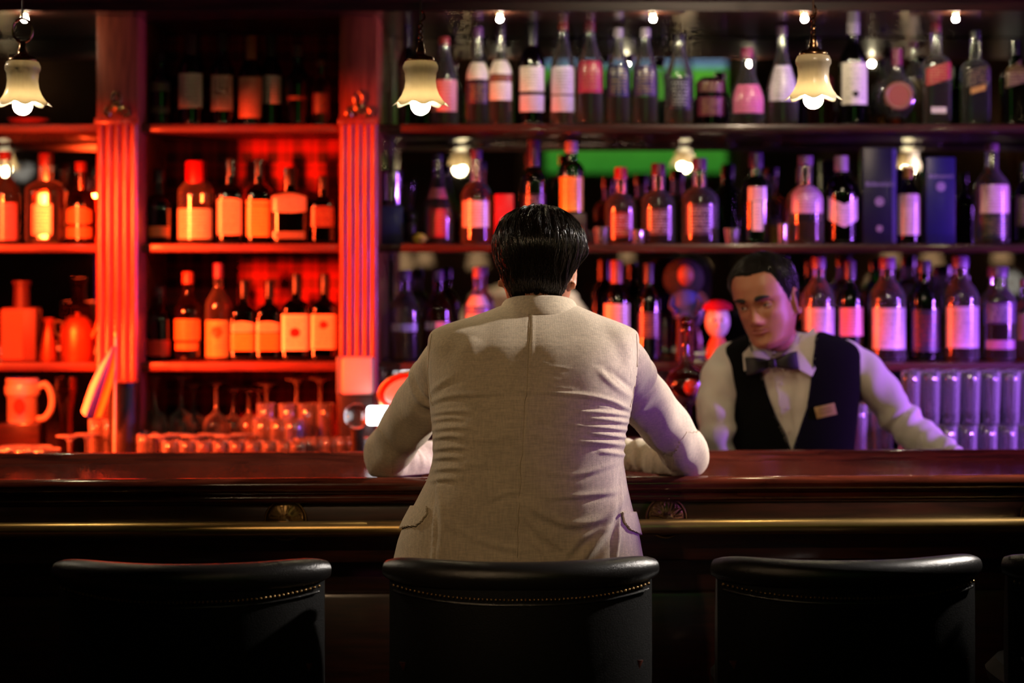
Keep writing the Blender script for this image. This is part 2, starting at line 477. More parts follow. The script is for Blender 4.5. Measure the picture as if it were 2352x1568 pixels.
# y measured from the front edge
def arc(cy_, cz_, r, a0, a1, n=7):
    return [(cy_ + r * math.cos(a), cz_ + r * math.sin(a)) for a in np.linspace(a0, a1, n)]
top = arc(.018, BZ - .014, .018, PI * 1.5, PI * .5, 9) + [(.05, BZ), (.06, BZ - .006), (.44, BZ - .006), (.452, BZ + .004)] \
    + arc(.476, BZ + .001, .017, PI * .85, 0, 8) + [(.493, BZ - .03), (.02, BZ - .034)]
part('counter_top', extrude_x(top, BX0, BX1), M['bar_top'], bar, True, 35)
mould = [(.02, BZ - .034)] + arc(.030, BZ - .044, .011, PI * .5, PI * 1.4, 7) + [(.045, BZ - .058), (.06, BZ - .066), (.2, BZ - .066), (.2, BZ - .034)]
part('edge_moulding', extrude_x(mould, BX0, BX1), M['bar_top'], bar, True, 35)
part('front_fascia', box(BX0, BX1, .055, .10, .905, BZ - .06, .004), M['dark_wood'], bar)
part('front_panel_board', box(BX0, BX1, .16, .20, .10, .905), M['dark_wood'], bar)
for k in range(6):
    a0 = BX0 + (BX1 - BX0) * k / 6
    part('raised_panel', box(a0 + .06, a0 + (BX1 - BX0) / 6 - .06, .145, .162, .2, .82, .012), M['dark_wood'], bar)
part('plinth', box(BX0, BX1, .14, .45, 0, .10, .004), M['dark_wood'], bar)
part('service_side', box(BX0, BX1, .44, .47, .10, BZ - .035), M['dark_wood'], bar)
RZ_ = BZ - .105
RAILY = -.035
rail = part('brass_rail', tube([(x, RAILY, RZ_ ) for x in np.linspace(BX0, BX1, 30)], .0175, 24), M['brass'], bar)
# round shell rosettes carrying the rail
def rosette():
    R = .046
    g = [mov(rot(lathe([(0.001, .010), (R * .35, .010), (R * .8, .004), (R, .0), (R, -.006), (.001, -.006)], 32), PI / 2), (0, 0, 0))]
    t = np.linspace(0, 2 * PI, 33)
    g.append(tube(np.stack([R * np.cos(t), np.full(33, -.002), R * np.sin(t)], 1), .0026, 8, False))
    t2 = np.linspace(0, 2 * PI, 13)
    for k in range(12):
        a = k * 2 * PI / 12 + PI / 12
        for s in (-1, 1):
            pts = [(R * .34 * math.cos(a + s * .10), -.008, R * .34 * math.sin(a + s * .10)),
                   (R * .62 * math.cos(a + s * .10), -.010, R * .62 * math.sin(a + s * .10)),
                   (R * .88 * math.cos(a + s * .22), -.006, R * .88 * math.sin(a + s * .22))]
            g.append(tube(spline(pts, 8), .0014, 6))
        c = (R * .74 * math.cos(a), -.005, R * .74 * math.sin(a))
        g.append(tube([(c[0] + .004 * math.cos(q), c[1] - .002, c[2] + .004 * math.sin(q)) for q in t2], .0013, 6, False))
    for k in range(10):
        a = k * 2 * PI / 10
        g.append(ball((R * .26 * math.cos(a), -.010, R * .26 * math.sin(a)), .0035, 8, 6))
    return cat(*g)
ros_me = to_mesh('rail_bracket', rosette())
for px in (-213, 660, 1533, 2406):
    xw = X(px, 4.6)
    b_ = part('rail_bracket', ros_me, M['old_brass'], bar, loc=(xw, .048, RZ_ + .010))
    part('bracket_arm', tube([(0, 0, 0), (0, RAILY - .048, 0)], .012, 12), M['old_brass'], b_)
# ------------------------------------------------------------------ bottles
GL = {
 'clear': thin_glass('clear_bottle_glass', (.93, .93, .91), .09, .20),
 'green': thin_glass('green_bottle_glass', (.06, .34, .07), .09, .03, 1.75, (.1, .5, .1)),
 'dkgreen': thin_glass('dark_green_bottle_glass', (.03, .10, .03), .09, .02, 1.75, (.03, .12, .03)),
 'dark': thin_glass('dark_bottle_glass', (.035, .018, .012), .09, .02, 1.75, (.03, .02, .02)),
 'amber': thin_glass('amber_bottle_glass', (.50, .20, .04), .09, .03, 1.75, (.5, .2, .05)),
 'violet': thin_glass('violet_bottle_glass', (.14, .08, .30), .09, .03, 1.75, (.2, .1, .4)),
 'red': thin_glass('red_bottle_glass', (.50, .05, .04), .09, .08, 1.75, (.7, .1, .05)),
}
LQ = {
 'whisky': liquid_mat('whisky_liquid', (.66, .25, .05)),
 'dark': liquid_mat('dark_rum_liquid', (.22, .06, .02)),
 'pale': liquid_mat('pale_liquid', (.85, .62, .28)),
 'red': liquid_mat('red_liquid', (.55, .07, .05)),
 'water': liquid_mat('clear_liquid', (.90, .88, .86)),
}
CAPS = {}
def capmat(c):
    if c not in CAPS: CAPS[c] = mat('cap_paint', tuple(v * .6 for v in srgb(*c)), .35)
    return CAPS[c]
INKS = {'k': (.05, .04, .04), 'r': (.35, .03, .03), 'g': (.5, .36, .12), 'b': (.05, .07, .25), 'w': (.8, .8, .78)}
LMAT = {}
def lmat(c, ink):
    k = (c, ink)
    if k not in LMAT: LMAT[k] = label_mat(srgb(*c), INKS[ink], 9, len(LMAT) * 3.7, .52)
    return LMAT[k]
KIND = {  # shoulder start, neck start (fractions of height), neck ratio, superellipse power, depth
 'std': (.55, .72, .36, 2, 1), 'slope': (.50, .88, .36, 2, 1), 'round': (.50, .66, .36, 2, 1),
 'square': (.60, .70, .36, 5.5, .95), 'gin': (.62, .74, .45, 2, 1), 'wine': (.60, .76, .40, 2, 1),
 'tri': (.18, .80, .26, 2, .8), 'squat': (.88, .97, .62, 2, 1), 'bell': (.30, .82, .30, 2, 1), 'jar': (.62, .76, .5, 2, .8),
}
def prof_r(kind, R, H, z):
    hs, hn, nr, ex, dp = KIND[kind]
    rn = max(.0115, R * nr)
    t = min(1, max(0, (z / H - hs) / (hn - hs)))
    e = {'slope': 1.25, 'tri': 1.0, 'bell': 1.3, 'round': 2.4, 'square': 2.2}.get(kind, 1.8)
    if kind in ('std', 'wine', 'gin', 'round', 'square', 'jar', 'squat'):
        # quarter round shoulder flowing into the neck
        s = (1 - t ** e) ** (1 / 1.6) if t < 1 else 0
        s = .75 * s + .25 * (.5 + .5 * math.cos(PI * t))
    else:
        s = (.5 + .5 * math.cos(PI * t ** .95))
    return rn + (R - rn) * s
def patch(kind, R, H, z0, z1, ha, off=.0008, na=14, nz=8, slant=0.0, chev=0.0, bow=0.0):
    ex, dp = KIND[kind][3], KIND[kind][4]
    if kind == 'flat': pass
    v = []
    for i in range(nz + 1):
        for j in range(na + 1):
            u = -1 + 2 * j / na
            a = u * ha
            t = i / nz
            z = z0 + (z1 - z0) * t + slant * u * .5 - chev * abs(u) * -1 * (1) + bow * (1 - u * u) * (1 if t > .5 else -.4)
            r = prof_r(kind, R, H, z) + off
            c, s = math.sin(a), -math.cos(a)
            k = (abs(c) ** ex + abs(s) ** ex) ** (-1 / ex)
            v.append((r * k * c, r * k * s * dp, z))
    f = []
    for i in range(nz):
        for j in range(na):
            a = i * (na + 1) + j
            f.append((a, a + 1, a + na + 2, a + na + 1))
    return np.array(v), f
PENDING = []
def bottle(shelf, xc, wd, ytop, kind, glass, liq, labels, cap, desc, d=5.93, z0=None, noun='bottle', capfrac=.12, caplen=None, level=.55, neckband=None):
    """one bottle: glass body, liquid, labels, cap"""
    zb = z0 if z0 is not None else SH[shelf[1]]
    H = Z(ytop, d) - zb
    R = wd / 2 * d / F
    ex, dp = KIND[kind][3], KIND[kind][4]
    root = thing('bottle', '', 'bottle', (X(xc, d), d, zb), 0, shelf[2])
    n = 28
    zs = [0, .0, .004, .01] + list(np.linspace(.03, .97, 22) * H)
    pr = [(.001, .003), (R * .86, .0), (R * .97, .004), (R, .010)]
    for t in np.linspace(.06, .985, 24):
        pr.append((prof_r(kind, R, H, t * H), t * H))
    pr.append((prof_r(kind, R, H, H) * .9, H * .99))
    body = part('glass_body', lathe(pr, n, ex, 1, dp), GL[glass], root)
    if liq:
        lv = level
        lp = [(.001, .006), (R * .90, .006), (R * .94, .014)]
        for t in np.linspace(.08, lv, 9):
            lp.append((prof_r(kind, R, H, t * H) * .94, t * H))
        lp.append((.001, lv * H))
        part('liquid', lathe(lp, 24, ex, 1, dp), LQ[liq], root)
    for lb in labels:
        y0, y1, c, ink = lb[:4]
        ha = lb[4] if len(lb) > 4 else (1.05 if ex == 2 else .80)
        opt = lb[5] if len(lb) > 5 else {}
        za, zc_ = Z(y1, d) - zb, Z(y0, d) - zb
        za = max(za, .012)
        lo = part('label', patch(kind, R, H, za, zc_, ha, **opt), lmat(c, ink), root)
        if len(lb) > 6:
            em = lb[6]    # round seal printed proud of the paper
            er = em[1] * d / F
            ez = (za + zc_) / 2 + em[2] * (zc_ - za)
            rr = prof_r(kind, R, H, ez)
            disc = []
            t = np.linspace(0, 2 * PI, 25)[:-1]
            rings = []
            for q in (.05, 1.0):
                a = er * q * np.cos(t) / rr
                rx, ry = np.sin(a), -np.cos(a)
                k = (np.abs(rx) ** ex + np.abs(ry) ** ex) ** (-1 / ex)
                rings.append(np.stack([(rr + .0016) * k * rx, (rr + .0016) * k * ry * dp, ez + er * q * np.sin(t)], 1))
            part('seal', loft(rings, True, False), capmat(em[0]), lo)
    rn = prof_r(kind, R, H, H * .97)
    ch = caplen * d / F if caplen else H * capfrac
    if glass in ('clear', 'amber', 'green') and liq: ch *= .62
    if cap:
        cr_ = rn * 1.12
        cpz = [(cr_ * 1.0, H - ch), (cr_, H - .004), (cr_ * .9, H), (.001, H)]
        part('cap', lathe([(rn * .9, H - ch)] + cpz, 18), capmat(cap), root)
    if neckband:
        zn = H - ch - .02
        rz = prof_r(kind, R, H, zn) * 1.03
        part('neck_band', lathe([(rz, zn - .012), (rz, zn + .012)], 18, 2, 1, 1, False, False), capmat(neckband), root)
    PENDING.append((shelf, xc, root, desc, noun))
    return root
TR = ('top right shelf', 0, 'bottles on the top right shelf')
MR = ('middle right shelf', 1, 'bottles on the middle right shelf')
LR = ('lower right shelf', 2, 'bottles on the lower right shelf')
TM = ('top tartan shelf', 0, 'bottles on the top tartan-backed shelf')
MM = ('middle tartan shelf', 1, 'bottles on the middle tartan-backed shelf')
LM = ('lower tartan shelf', 2, 'bottles on the lower tartan-backed shelf')
ML = ('far left middle shelf', 1, 'bottles on the far left middle shelf')
W_ = (226, 214, 204); LAV = (205, 190, 205); PNK = (214, 140, 132); ORG = (232, 150, 70); CRM = (228, 212, 186)
DKR = (70, 22, 30); NAV = (30, 30, 64); BLK = (22, 18, 20); GOLD = (190, 140, 60); PUR = (120, 70, 130)

# --- top right shelf
bottle(TR, 935, 46, 55, 'wine', 'dkgreen', None, [(150, 225, (60, 34, 40), 'g')], (60, 40, 80), 'dark green bottle half hidden behind pendant', 5.99, caplen=60)
bottle(TR, 1020, 68, 85, 'slope', 'clear', 'dark', [(186, 258, PNK, 'r')], (190, 70, 70), 'clear bottle with pink label and capsule', caplen=30, level=.28)
bottle(TR, 1098, 58, 62, 'round', 'clear', 'dark', [(145, 184, W_, 'k'), (190, 240, (52, 30, 48), 'g')], PUR, 'bottle with small white upper label', caplen=40, level=.45)
bottle(TR, 1150, 58, 55, 'round', 'clear', 'whisky', [(140, 172, W_, 'k'), (174, 188, (120, 50, 40), 'g'), (190, 232, W_, 'k')], (50, 34, 44), 'bottle with two white labels and dark cap', caplen=45, level=.5)
bottle(TR, 1222, 62, 52, 'wine', 'dark', None, [(155, 212, W_, 'k', 1.1), (220, 258, LAV, 'k', 1.1)], BLK, 'almost black bottle with two cream labels', caplen=60)
bottle(TR, 1293, 60, 46, 'slope', 'clear', 'pale', [(155, 218, LAV, 'k'), (222, 258, LAV, 'k')], (150, 60, 50), 'clear bottle with tall pale label', caplen=40, level=.4)
bottle(TR, 1355, 64, 46, 'slope', 'clear', 'whisky', [(142, 215, (168, 26, 62), 'g', 1.0)], (110, 26, 46), 'clear bottle with crimson label', caplen=44, level=.35)
bottle(TR, 1420, 58, 65, 'slope', 'clear', 'whisky', [(150, 224, NAV, 'g', 1.0)], LAV, 'clear bottle with navy and gold label', caplen=34, level=.33)
bottle(TR, 1482, 60, 65, 'slope', 'clear', 'whisky', [(152, 222, (58, 38, 76), 'g', 1.0)], LAV, 'clear bottle with dark plum label', caplen=34, level=.30)
bottle(TR, 1560, 68, 78, 'slope', 'clear', 'pale', [(180, 254, (26, 22, 34), 'w', .8)], (46, 34, 50), 'clear sparkling bottle with black label', caplen=30, level=.2)
bottle(TR, 1632, 68, 178, 'squat', 'dark', None, [(188, 214, (90, 40, 46), 'g', 1.1), (224, 268, (96, 30, 54), 'g', 1.1)], (60, 24, 34), 'squat dark red ringed jar', caplen=10, noun='jar')
bottle(TR, 1716, 84, 110, 'bell', 'clear', 'whisky', [(196, 262, (216, 110, 150), 'r', .95)], (190, 50, 110), 'wide clear bottle with pink label', caplen=38, level=.12)
bottle(TR, 1796, 74, 60, 'bell', 'clear', 'whisky', [(152, 234, LAV, 'k', 1.0)], (90, 60, 90), 'clear bell shaped bottle with lavender label', caplen=36, level=.28)
bottle(TR, 1885, 60, 168, 'squat', 'red', 'dark', [(176, 232, (120, 30, 60), 'g', 1.0)], (60, 20, 40), 'dark red jar behind right pendant', 6.0, noun='jar', caplen=10, level=.5)
bottle(TR, 1960, 64, 46, 'wine', 'dkgreen', None, [(146, 242, W_, 'k', 1.1, {}, ((40, 30, 40), 7, -.25))], LAV, 'black green bottle with big white label', caplen=34)
# round flask decanter
def flask():
    d = 5.93; zb = SH[0]
    root = thing('bottle', '', 'bottle', (X(2060, d), d, zb), 0, TR[2])
    cz = Z(222, d) - zb; R = .064; H = Z(112, d) - zb
    pr = [(.001, cz - R), (.03, cz - R + .001)]
    for a in np.linspace(-1.1, 1.15, 16):
        pr.append((R * math.cos(a), cz + R * math.sin(a)))
    pr += [(.019, cz + R + .012), (.015, cz + R + .03), (.014, H)]
    pr = [(r, max(z, 0.0)) for r, z in pr]
    part('glass_body', lathe(pr, 28, 2, 1, .45), GL['clear'], root)
    part('liquid', lathe([(r * .93, z * .98 + .003) for r, z in pr[1:11]] + [(.001, pr[10][1])], 24, 2, 1, .42), LQ['dark'], root)
    t = np.linspace(0, 2 * PI, 33)
    ring = part('label', mov(rot(lathe([(.001, .002), (.040, .002), (.042, 0), (.001, 0)], 32), PI / 2), (0, -R * .45 - .001, cz)), lmat((150, 76, 60), 'r'), root)
    part('label_rim', tube(np.stack([.036 * np.cos(t), np.full(33, -R * .45 - .003), cz + .036 * np.sin(t)], 1), .003, 8, False), capmat((196, 140, 110)), ring)
    part('cap', lathe([(.001, H - .05), (.016, H - .05), (.016, H), (.001, H)], 18), capmat((150, 40, 90)), root)
    PENDING.append((TR, 2060, root, 'round flat flask with ring shaped label', 'bottle'))
flask()
bottle(TR, 2150, 62, 55, 'square', 'clear', 'whisky', [(152, 192, (150, 24, 34), 'g', .82, {'slant': .022}), (248, 262, CRM, 'k', .5)], (140, 30, 60), 'square bottle with slanted red label', caplen=34, level=.42)
bottle(TR, 2240, 62, 70, 'square', 'clear', 'dark', [(158, 196, (44, 32, 26), 'g', .82, {'slant': .022}), (200, 214, GOLD, 'k', .5, {'slant': .012})], (40, 34, 46), 'square bottle with slanted black label', caplen=34, level=.42)
bottle(TR, 2332, 62, 92, 'square', 'dark', None, [(146, 196, (104, 78, 54), 'g', .82, {'slant': .022})], (30, 24, 30), 'dark square bottle with tan slanted label', caplen=34)
bottle(TR, 2098, 50, 96, 'std', 'clear', 'pale', [(178, 240, (70, 60, 56), 'g', .9)], (120, 60, 90), 'slim clear bottle behind the flask', 6.05, caplen=26, level=.3)

# --- top tartan shelf (dim)
bottle(TM, 370, 54, 118, 'std', 'dark', None, [(190, 212, (62, 56, 44), 'g'), (246, 262, (52, 44, 40), 'g')], BLK, 'unlit dark bottle beside the left pilaster', caplen=26)
bottle(TM, 440, 60, 76, 'wine', 'dark', None, [(170, 250, W_, 'k', 1.1)], (90, 50, 60), 'dark bottle with wide cream label', caplen=50)
bottle(TM, 512, 56, 74, 'std', 'dark', None, [(174, 256, (210, 170, 150), 'k', 1.05)], (60, 40, 36), 'dark bottle with half shaded tan label', caplen=40)
bottle(TM, 577, 58, 82, 'std', 'dark', None, [(178, 272, (220, 150, 120), 'r', 1.1)], (200, 130, 80), 'dark bottle with tan neck foil', caplen=56)
bottle(TM, 622, 58, 78, 'std', 'dark', None, [(175, 240, W_, 'k', 1.1)], (70, 60, 56), 'dark bottle with short white label', 5.98, caplen=50)
bottle(TM, 684, 52, 105, 'std', 'dark', None, [(222, 232, (110, 50, 40), 'g')], (110, 90, 80), 'dark bottle with thin brown label', caplen=26)
bottle(TM, 738, 44, 138, 'std', 'amber', 'dark', [(215, 262, (90, 40, 30), 'g')], (150, 120, 90), 'small amber bottle beside the fluted pilaster', caplen=22)

# --- far left middle shelf
bottle(ML, 12, 70, 348, 'std', 'clear', 'dark', [(466, 562, (200, 120, 120), 'k', 1.05)], (170, 60, 60), 'dark bottle with pink label at frame edge', caplen=30, level=.55)
bottle(ML, 106, 86, 352, 'square', 'clear', 'whisky', [(470, 540, (170, 60, 40), 'g', .5)], (150, 40, 34), 'wide square whisky bottle', caplen=46, level=.6)
bottle(ML, 186, 66, 372, 'round', 'amber', 'whisky', [(484, 512, ORG, 'k', 1.0, {'bow': .01}), (522, 546, ORG, 'k', 1.0)], (170, 60, 40), 'round bottle with two orange labels', caplen=36, level=.6)

# --- middle tartan shelf
bottle(MM, 366, 66, 388, 'round', 'violet', 'dark', [(520, 544, ORG, 'k', .9)], (40, 30, 50), 'round dark violet bottle', caplen=30, level=.5)
bottle(MM, 450, 84, 370, 'jar', 'clear', 'whisky', [(480, 548, CRM, 'k', 1.15)], (200, 24, 20), 'squat bottle with red wax neck', caplen=92, level=.5)
bottle(MM, 530, 60, 364, 'square', 'dark', None, [(460, 538, (214, 170, 150), 'k', .80, {'bow': .006})], BLK, 'square black bottle with arched label', caplen=40)
bottle(MM, 595, 56, 365, 'square', 'dark', None, [(460, 472, (236, 170, 90), 'r', .80), (474, 543, (240, 170, 80), 'r', .80)], BLK, 'black bottle with plain orange label', caplen=38)
bottle(MM, 668, 88, 385, 'square', 'dark', None, [(452, 486, (176, 160, 150), 'k', .80, {'bow': .010}), (532, 548, (120, 100, 90), 'k', .7)], BLK, 'large square dark bottle with grey label', caplen=40)
bottle(MM, 743, 58, 404, 'square', 'dark', 'dark', [(478, 520, (120, 56, 34), 'g', .8, {'bow': .006})], BLK, 'dark square bottle with brown label', caplen=30)

# --- middle right shelf
bottle(MR, 1006, 74, 352, 'bell', 'clear', 'red', [(432, 456, (214, 120, 120), 'k', .9), (480, 545, (160, 30, 40), 'g', .6)], (40, 34, 60), 'clear rosy bottle with red label', caplen=26, level=.42)
bottle(MR, 1094, 70, 344, 'round', 'clear', 'whisky', [(462, 522, W_, 'k', 1.05)], (90, 60, 120), 'whisky bottle with square white label', caplen=34, level=.56)
bottle(MR, 1226, 60, 322, 'gin', 'green', None, [(446, 492, (40, 24, 34), 'w', 1.05), (500, 545, (40, 24, 34), 'g', 1.05)], (60, 40, 80), 'green bottle with dark label', caplen=60)
ZST = SH[1] + .085
bottle(MR, 1312, 60, 325, 'gin', 'green', 'water', [(407, 487, (240, 190, 70), 'k', 1.05)], (200, 180, 190), 'green bottle with yellow label on box', z0=ZST, caplen=42, level=.5)
bottle(MR, 1426, 74, 384, 'round', 'clear', 'red', [(488, 545, (130, 44, 40), 'w', .7)], (200, 30, 60), 'round shouldered bottle with red cap', caplen=44, level=.58)
bottle(MR, 1512, 84, 375, 'round', 'clear', 'dark', [(480, 540, (92, 60, 60), 'w', .7)], (100, 30, 70), 'round shouldered bottle with plum cap', caplen=46, level=.60)
bottle(MR, 1606, 88, 363, 'round', 'clear', 'dark', [(470, 540, (70, 48, 70), 'w', .8)], (110, 70, 120), 'round shouldered bottle with lilac cap', caplen=44, level=.58)
bottle(MR, 1736, 68, 350, 'gin', 'green', None, [(430, 462, W_, 'r', .62), (464, 530, W_, 'k', .36)], (60, 40, 90), 'squat green gin bottle', caplen=36)
bottle(MR, 1850, 86, 358, 'round', 'clear', 'pale', [(428, 490, (200, 160, 200), 'k', .95)], (150, 110, 170), 'clear bottle with square lilac label', caplen=34, level=.25)
bottle(MR, 1933, 76, 358, 'wine', 'dark', None, [(470, 522, (226, 190, 220), 'k', 1.1, {'chev': .024})], (210, 170, 220), 'black bottle with chevron label', caplen=36)
bottle(MR, 2086, 56, 384, 'wine', 'dark', None, [(446, 540, (220, 180, 200), 'k', 1.1)], (200, 130, 40), 'dark bottle between the two blue boxes', caplen=26)
bottle(MR, 2278, 82, 330, 'std', 'clear', 'whisky', [(425, 490, (216, 180, 190), 'r', .9), (492, 548, BLK, 'g', 1.1)], (140, 90, 130), 'amber bottle with pink over black label', caplen=28, level=.6)
bottle(MR, 2350, 50, 372, 'std', 'dark', 'dark', [(450, 520, (60, 34, 34), 'g', 1.0)], BLK, 'dark bottle cut by right frame edge', caplen=26)

# --- lower tartan shelf
bottle(LM, 366, 66, 656, 'std', 'dkgreen', None, [(780, 816, (220, 70, 40), 'k', 1.0)], (90, 40, 70), 'dark green bottle with low red label', caplen=26)
bottle(LM, 432, 68, 624, 'std', 'amber', 'whisky', [(732, 780, ORG, 'k', 1.05), (786, 802, ORG, 'k', .8)], (200, 90, 60), 'amber bottle with sparkling foil neck', caplen=44, level=.5)
bottle(LM, 502, 60, 604, 'std', 'clear', 'whisky', [(735, 822, (240, 190, 110), 'r', 1.1, {}, ((220, 130, 60), 13, .18))], (150, 60, 110), 'tall neck bottle with big yellow label', caplen=56, level=.6)
bottle(LM, 560, 58, 644, 'square', 'dark', None, [(742, 760, (240, 190, 160), 'k', .8, {'bow': .006}), (764, 804, (244, 160, 70), 'k', .82)], BLK, 'square bottle with orange label, left twin', caplen=40)
bottle(LM, 618, 58, 644, 'square', 'dark', None, [(742, 760, (240, 180, 150), 'k', .8, {'bow': .006}), (764, 804, (240, 140, 60), 'k', .82)], BLK, 'square bottle with orange label, right twin', caplen=40)
bottle(LM, 681, 66, 628, 'square', 'dark', None, [(721, 803, (244, 220, 200), 'k', .82, {}, ((200, 40, 34), 11, .0))], BLK, 'square bottle, white label with red seal', caplen=46)
bottle(LM, 746, 62, 628, 'square', 'dark', None, [(721, 800, (240, 190, 160), 'k', .82, {}, ((214, 50, 34), 9, .2))], BLK, 'square bottle, peach label with red seal', caplen=46)

# --- lower right shelf
bottle(LR, 930, 74, 620, 'std', 'clear', 'pale', [(742, 760, (190, 190, 214), 'b', .9)], (120, 90, 150), 'clear bottle with thin printed band', caplen=40, level=.36)
bottle(LR, 1006, 70, 620, 'std', 'amber', 'pale', [(738, 756, (190, 180, 200), 'b', .9)], (110, 70, 130), 'amber bottle with thin printed band', caplen=40, level=.6)
bottle(LR, 1098, 64, 614, 'std', 'clear', 'water', [(678, 702, (240, 236, 240), 'b', .95), (706, 718, (150, 140, 190), 'k', .9), (720, 760, (240, 236, 240), 'b', .95)], (190, 110, 140), 'white labelled bottle beside the seated head', caplen=40, level=.5)
bottle(LR, 1416, 64, 598, 'wine', 'dark', None, [(697, 772, (232, 214, 196), 'k', 1.1)], (180, 110, 110), 'dark bottle with cream label by right shoulder', caplen=56)
bottle(LR, 1490, 56, 604, 'wine', 'dkgreen', None, [(716, 775, (90, 50, 60), 'g', 1.05)], (60, 50, 70), 'dark green bottle with maroon label', caplen=46)
bottle(LR, 1880, 74, 590, 'wine', 'clear', 'pale', [(706, 800, LAV, 'k', 1.05)], (150, 110, 160), 'clear bottle with lavender label above bartender shoulder', caplen=44, level=.3)
bottle(LR, 1952, 62, 598, 'wine', 'green', None, [(706, 770, (220, 140, 150), 'r', 1.05)], (70, 40, 90), 'green bottle with pink label', caplen=42)
bottle(LR, 2038, 84, 590, 'wine', 'clear', 'whisky', [(706, 800, LAV, 'k', 1.05)], (150, 100, 170), 'broad clear bottle with tall lavender label', caplen=44, level=.32)
bottle(LR, 2122, 74, 598, 'wine', 'green', 'dark', [(710, 806, (40, 24, 50), 'r', 1.05)], (60, 50, 90), 'green bottle with near black label', caplen=46, level=.5)
bottle(LR, 2206, 84, 588, 'wine', 'clear', 'whisky', [(703, 797, (206, 180, 214), 'k', 1.05)], (160, 130, 190), 'broad clear bottle with violet label', caplen=44, level=.32)
bottle(LR, 2292, 84, 612, 'jar', 'clear', 'whisky', [(694, 742, (86, 60, 110), 'w', 1.0), (780, 800, (190, 130, 180), 'k', .9)], (110, 80, 130), 'short amber bottle with purple label', caplen=40, level=.55)
bottle(LR, 2352, 56, 640, 'std', 'clear', 'whisky', [(720, 780, (120, 90, 110), 'k', 1.0)], (120, 90, 120), 'amber bottle cut by right frame edge', caplen=30, level=.5)

byshelf = {}
for sh, xc, root, desc, noun in PENDING:
    byshelf.setdefault(sh, []).append((xc, root, desc))
for sh, lst in byshelf.items():
    lst.sort(key=lambda q: q[0])
    for i, (xc, root, desc) in enumerate(lst):
        root['label'] = f'{desc}, {ORD[i]} from left on {sh[0]}'
# ------------------------------------------------------------------ boxes and small things on the shelves
def gift_box(shelf_z, x0, x1, ytop, c, label, d=5.93, text=None, seals=(), group=None, dep=.07, side=None):
    zb = shelf_z; H = Z(ytop, d) - zb
    wx = X(x1, d) - X(x0, d)
    r = thing('gift_box', label, 'box', ((X(x0, d) + X(x1, d)) / 2, d, zb), 0, group)
    part('carton', box(-wx / 2, wx / 2, -dep / 2, dep / 2, 0, H, .002), mat('printed_carton', c, .35), r)
    fy = -dep / 2 - .0012
    if text:
        part('lettering', mov(text_mesh(text[0], text[1]), (0, fy, H * text[2])), mat('silver_print', (.42, .38, .5), .4), r)
    for (rad, zz, cc) in seals:
        part('seal', mov(rot(lathe([(.001, 0), (rad, 0), (rad, .001), (.001, .001)], 24), PI / 2), (0, fy, H * zz)), mat('seal_print', cc, .4), r)
    if side:
        part('edge_strip', box(wx / 2 - .012, wx / 2 + .0006, fy, fy + .001, .004, H - .004), mat('edge_print', side, .4), r)
    return r
g_ = 'spirit cartons on the middle right shelf'
gift_box(SH[1], 872, 926, 474, srgb(30, 34, 84), 'short dark blue carton with a glass standing on top', group=g_)
gift_box(SH[1], 1136, 1180, 446, srgb(190, 16, 40), 'small crimson carton beside the seated man\'s head', group=g_, seals=((.012, .45, (.6, .5, .5)),))
gift_box(SH[1], 1977, 2053, 340, srgb(22, 17, 50), 'tall black-blue carton with silver script', group=g_, text=("Ballantine's", .019, .62), seals=((.014, .44, (.30, .22, .30)), (.010, .16, (.25, .18, .26))), side=srgb(70, 50, 140))
gift_box(SH[1], 2122, 2188, 362, srgb(30, 26, 92), 'bright blue carton with script near its top', group=g_, text=("Ballantine's", .0165, .78), seals=((.014, .66, (.34, .24, .40)),))
gift_box(SH[1], 1288, 1346, 490, srgb(40, 20, 18), 'low dark box with orange diamond under yellow-labelled bottle', group=g_, dep=.08)
o = part('diamond_print', rot(box(-.02, .02, -.0006, .0006, -.02, .02), 0, PI / 4), mat('orange_print', srgb(200, 110, 50), .5), bpy.data.objects['gift_box.004'], loc=(.0, -.042, .042))

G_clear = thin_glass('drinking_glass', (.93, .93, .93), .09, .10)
G_bright_rim = thin_glass('cut_drinking_glass', (.9, .9, .9), .11, .55, 1.9, (1, 1, 1))  # strong diffuse share put in so the glasses look bright
def tumbler_geo(R0, R1, H, base=.008, wall=.0022, n=24):
    pr = [(.001, 0), (R0, 0)] + [(R0 + (R1 - R0) * t, H * t) for t in np.linspace(.05, 1, 7)]
    pr += [(R1 - wall, H)] + [(R0 + (R1 - R0) * t - wall, max(base, H * t)) for t in np.linspace(.95, .06, 6)] + [(.001, base)]
    v, f = lathe(pr, 60, 2, 1, 1, False, False)
    a = np.arctan2(v[:, 1], v[:, 0]); r = np.hypot(v[:, 0], v[:, 1])
    outer = (r > np.interp(v[:, 2], [0, H], [R0, R1]) - wall * .5) & (v[:, 2] > H * .03) & (v[:, 2] < H * .9)
    k = 1 + np.where(outer, .035 * np.cos(12 * a), 0)           # pressed flutes
    v = v * np.stack([k, k, np.ones_like(k)], 1)
    return v, f
def stem_geo(H, R, foot=.034, n=26, flute=False):
    """stemmed glass standing upside down on its rim: foot is at the top"""
    hb = H * (.60 if flute else .50)
    pr = [(R * .86, 0), (R * .96, hb * .3), (R * 1.0, hb * .55), (R * .8, hb * .82), (R * .3, hb * .97), (.0055, hb * 1.06), (.0042, hb + (H - hb) * .45),
          (.0045, H - .022), (.010, H - .010), (foot * .7, H - .004), (foot, H - .002), (foot, H), (.001, H)]
    return lathe(pr, n, 2, 1, 1, False, False)
def glass(geo_me, m, loc, label, cat_, group, name='drinking_glass'):
    o = part(name, geo_me, m, None, loc=loc)
    tag(o, label, cat_, group)
    return o
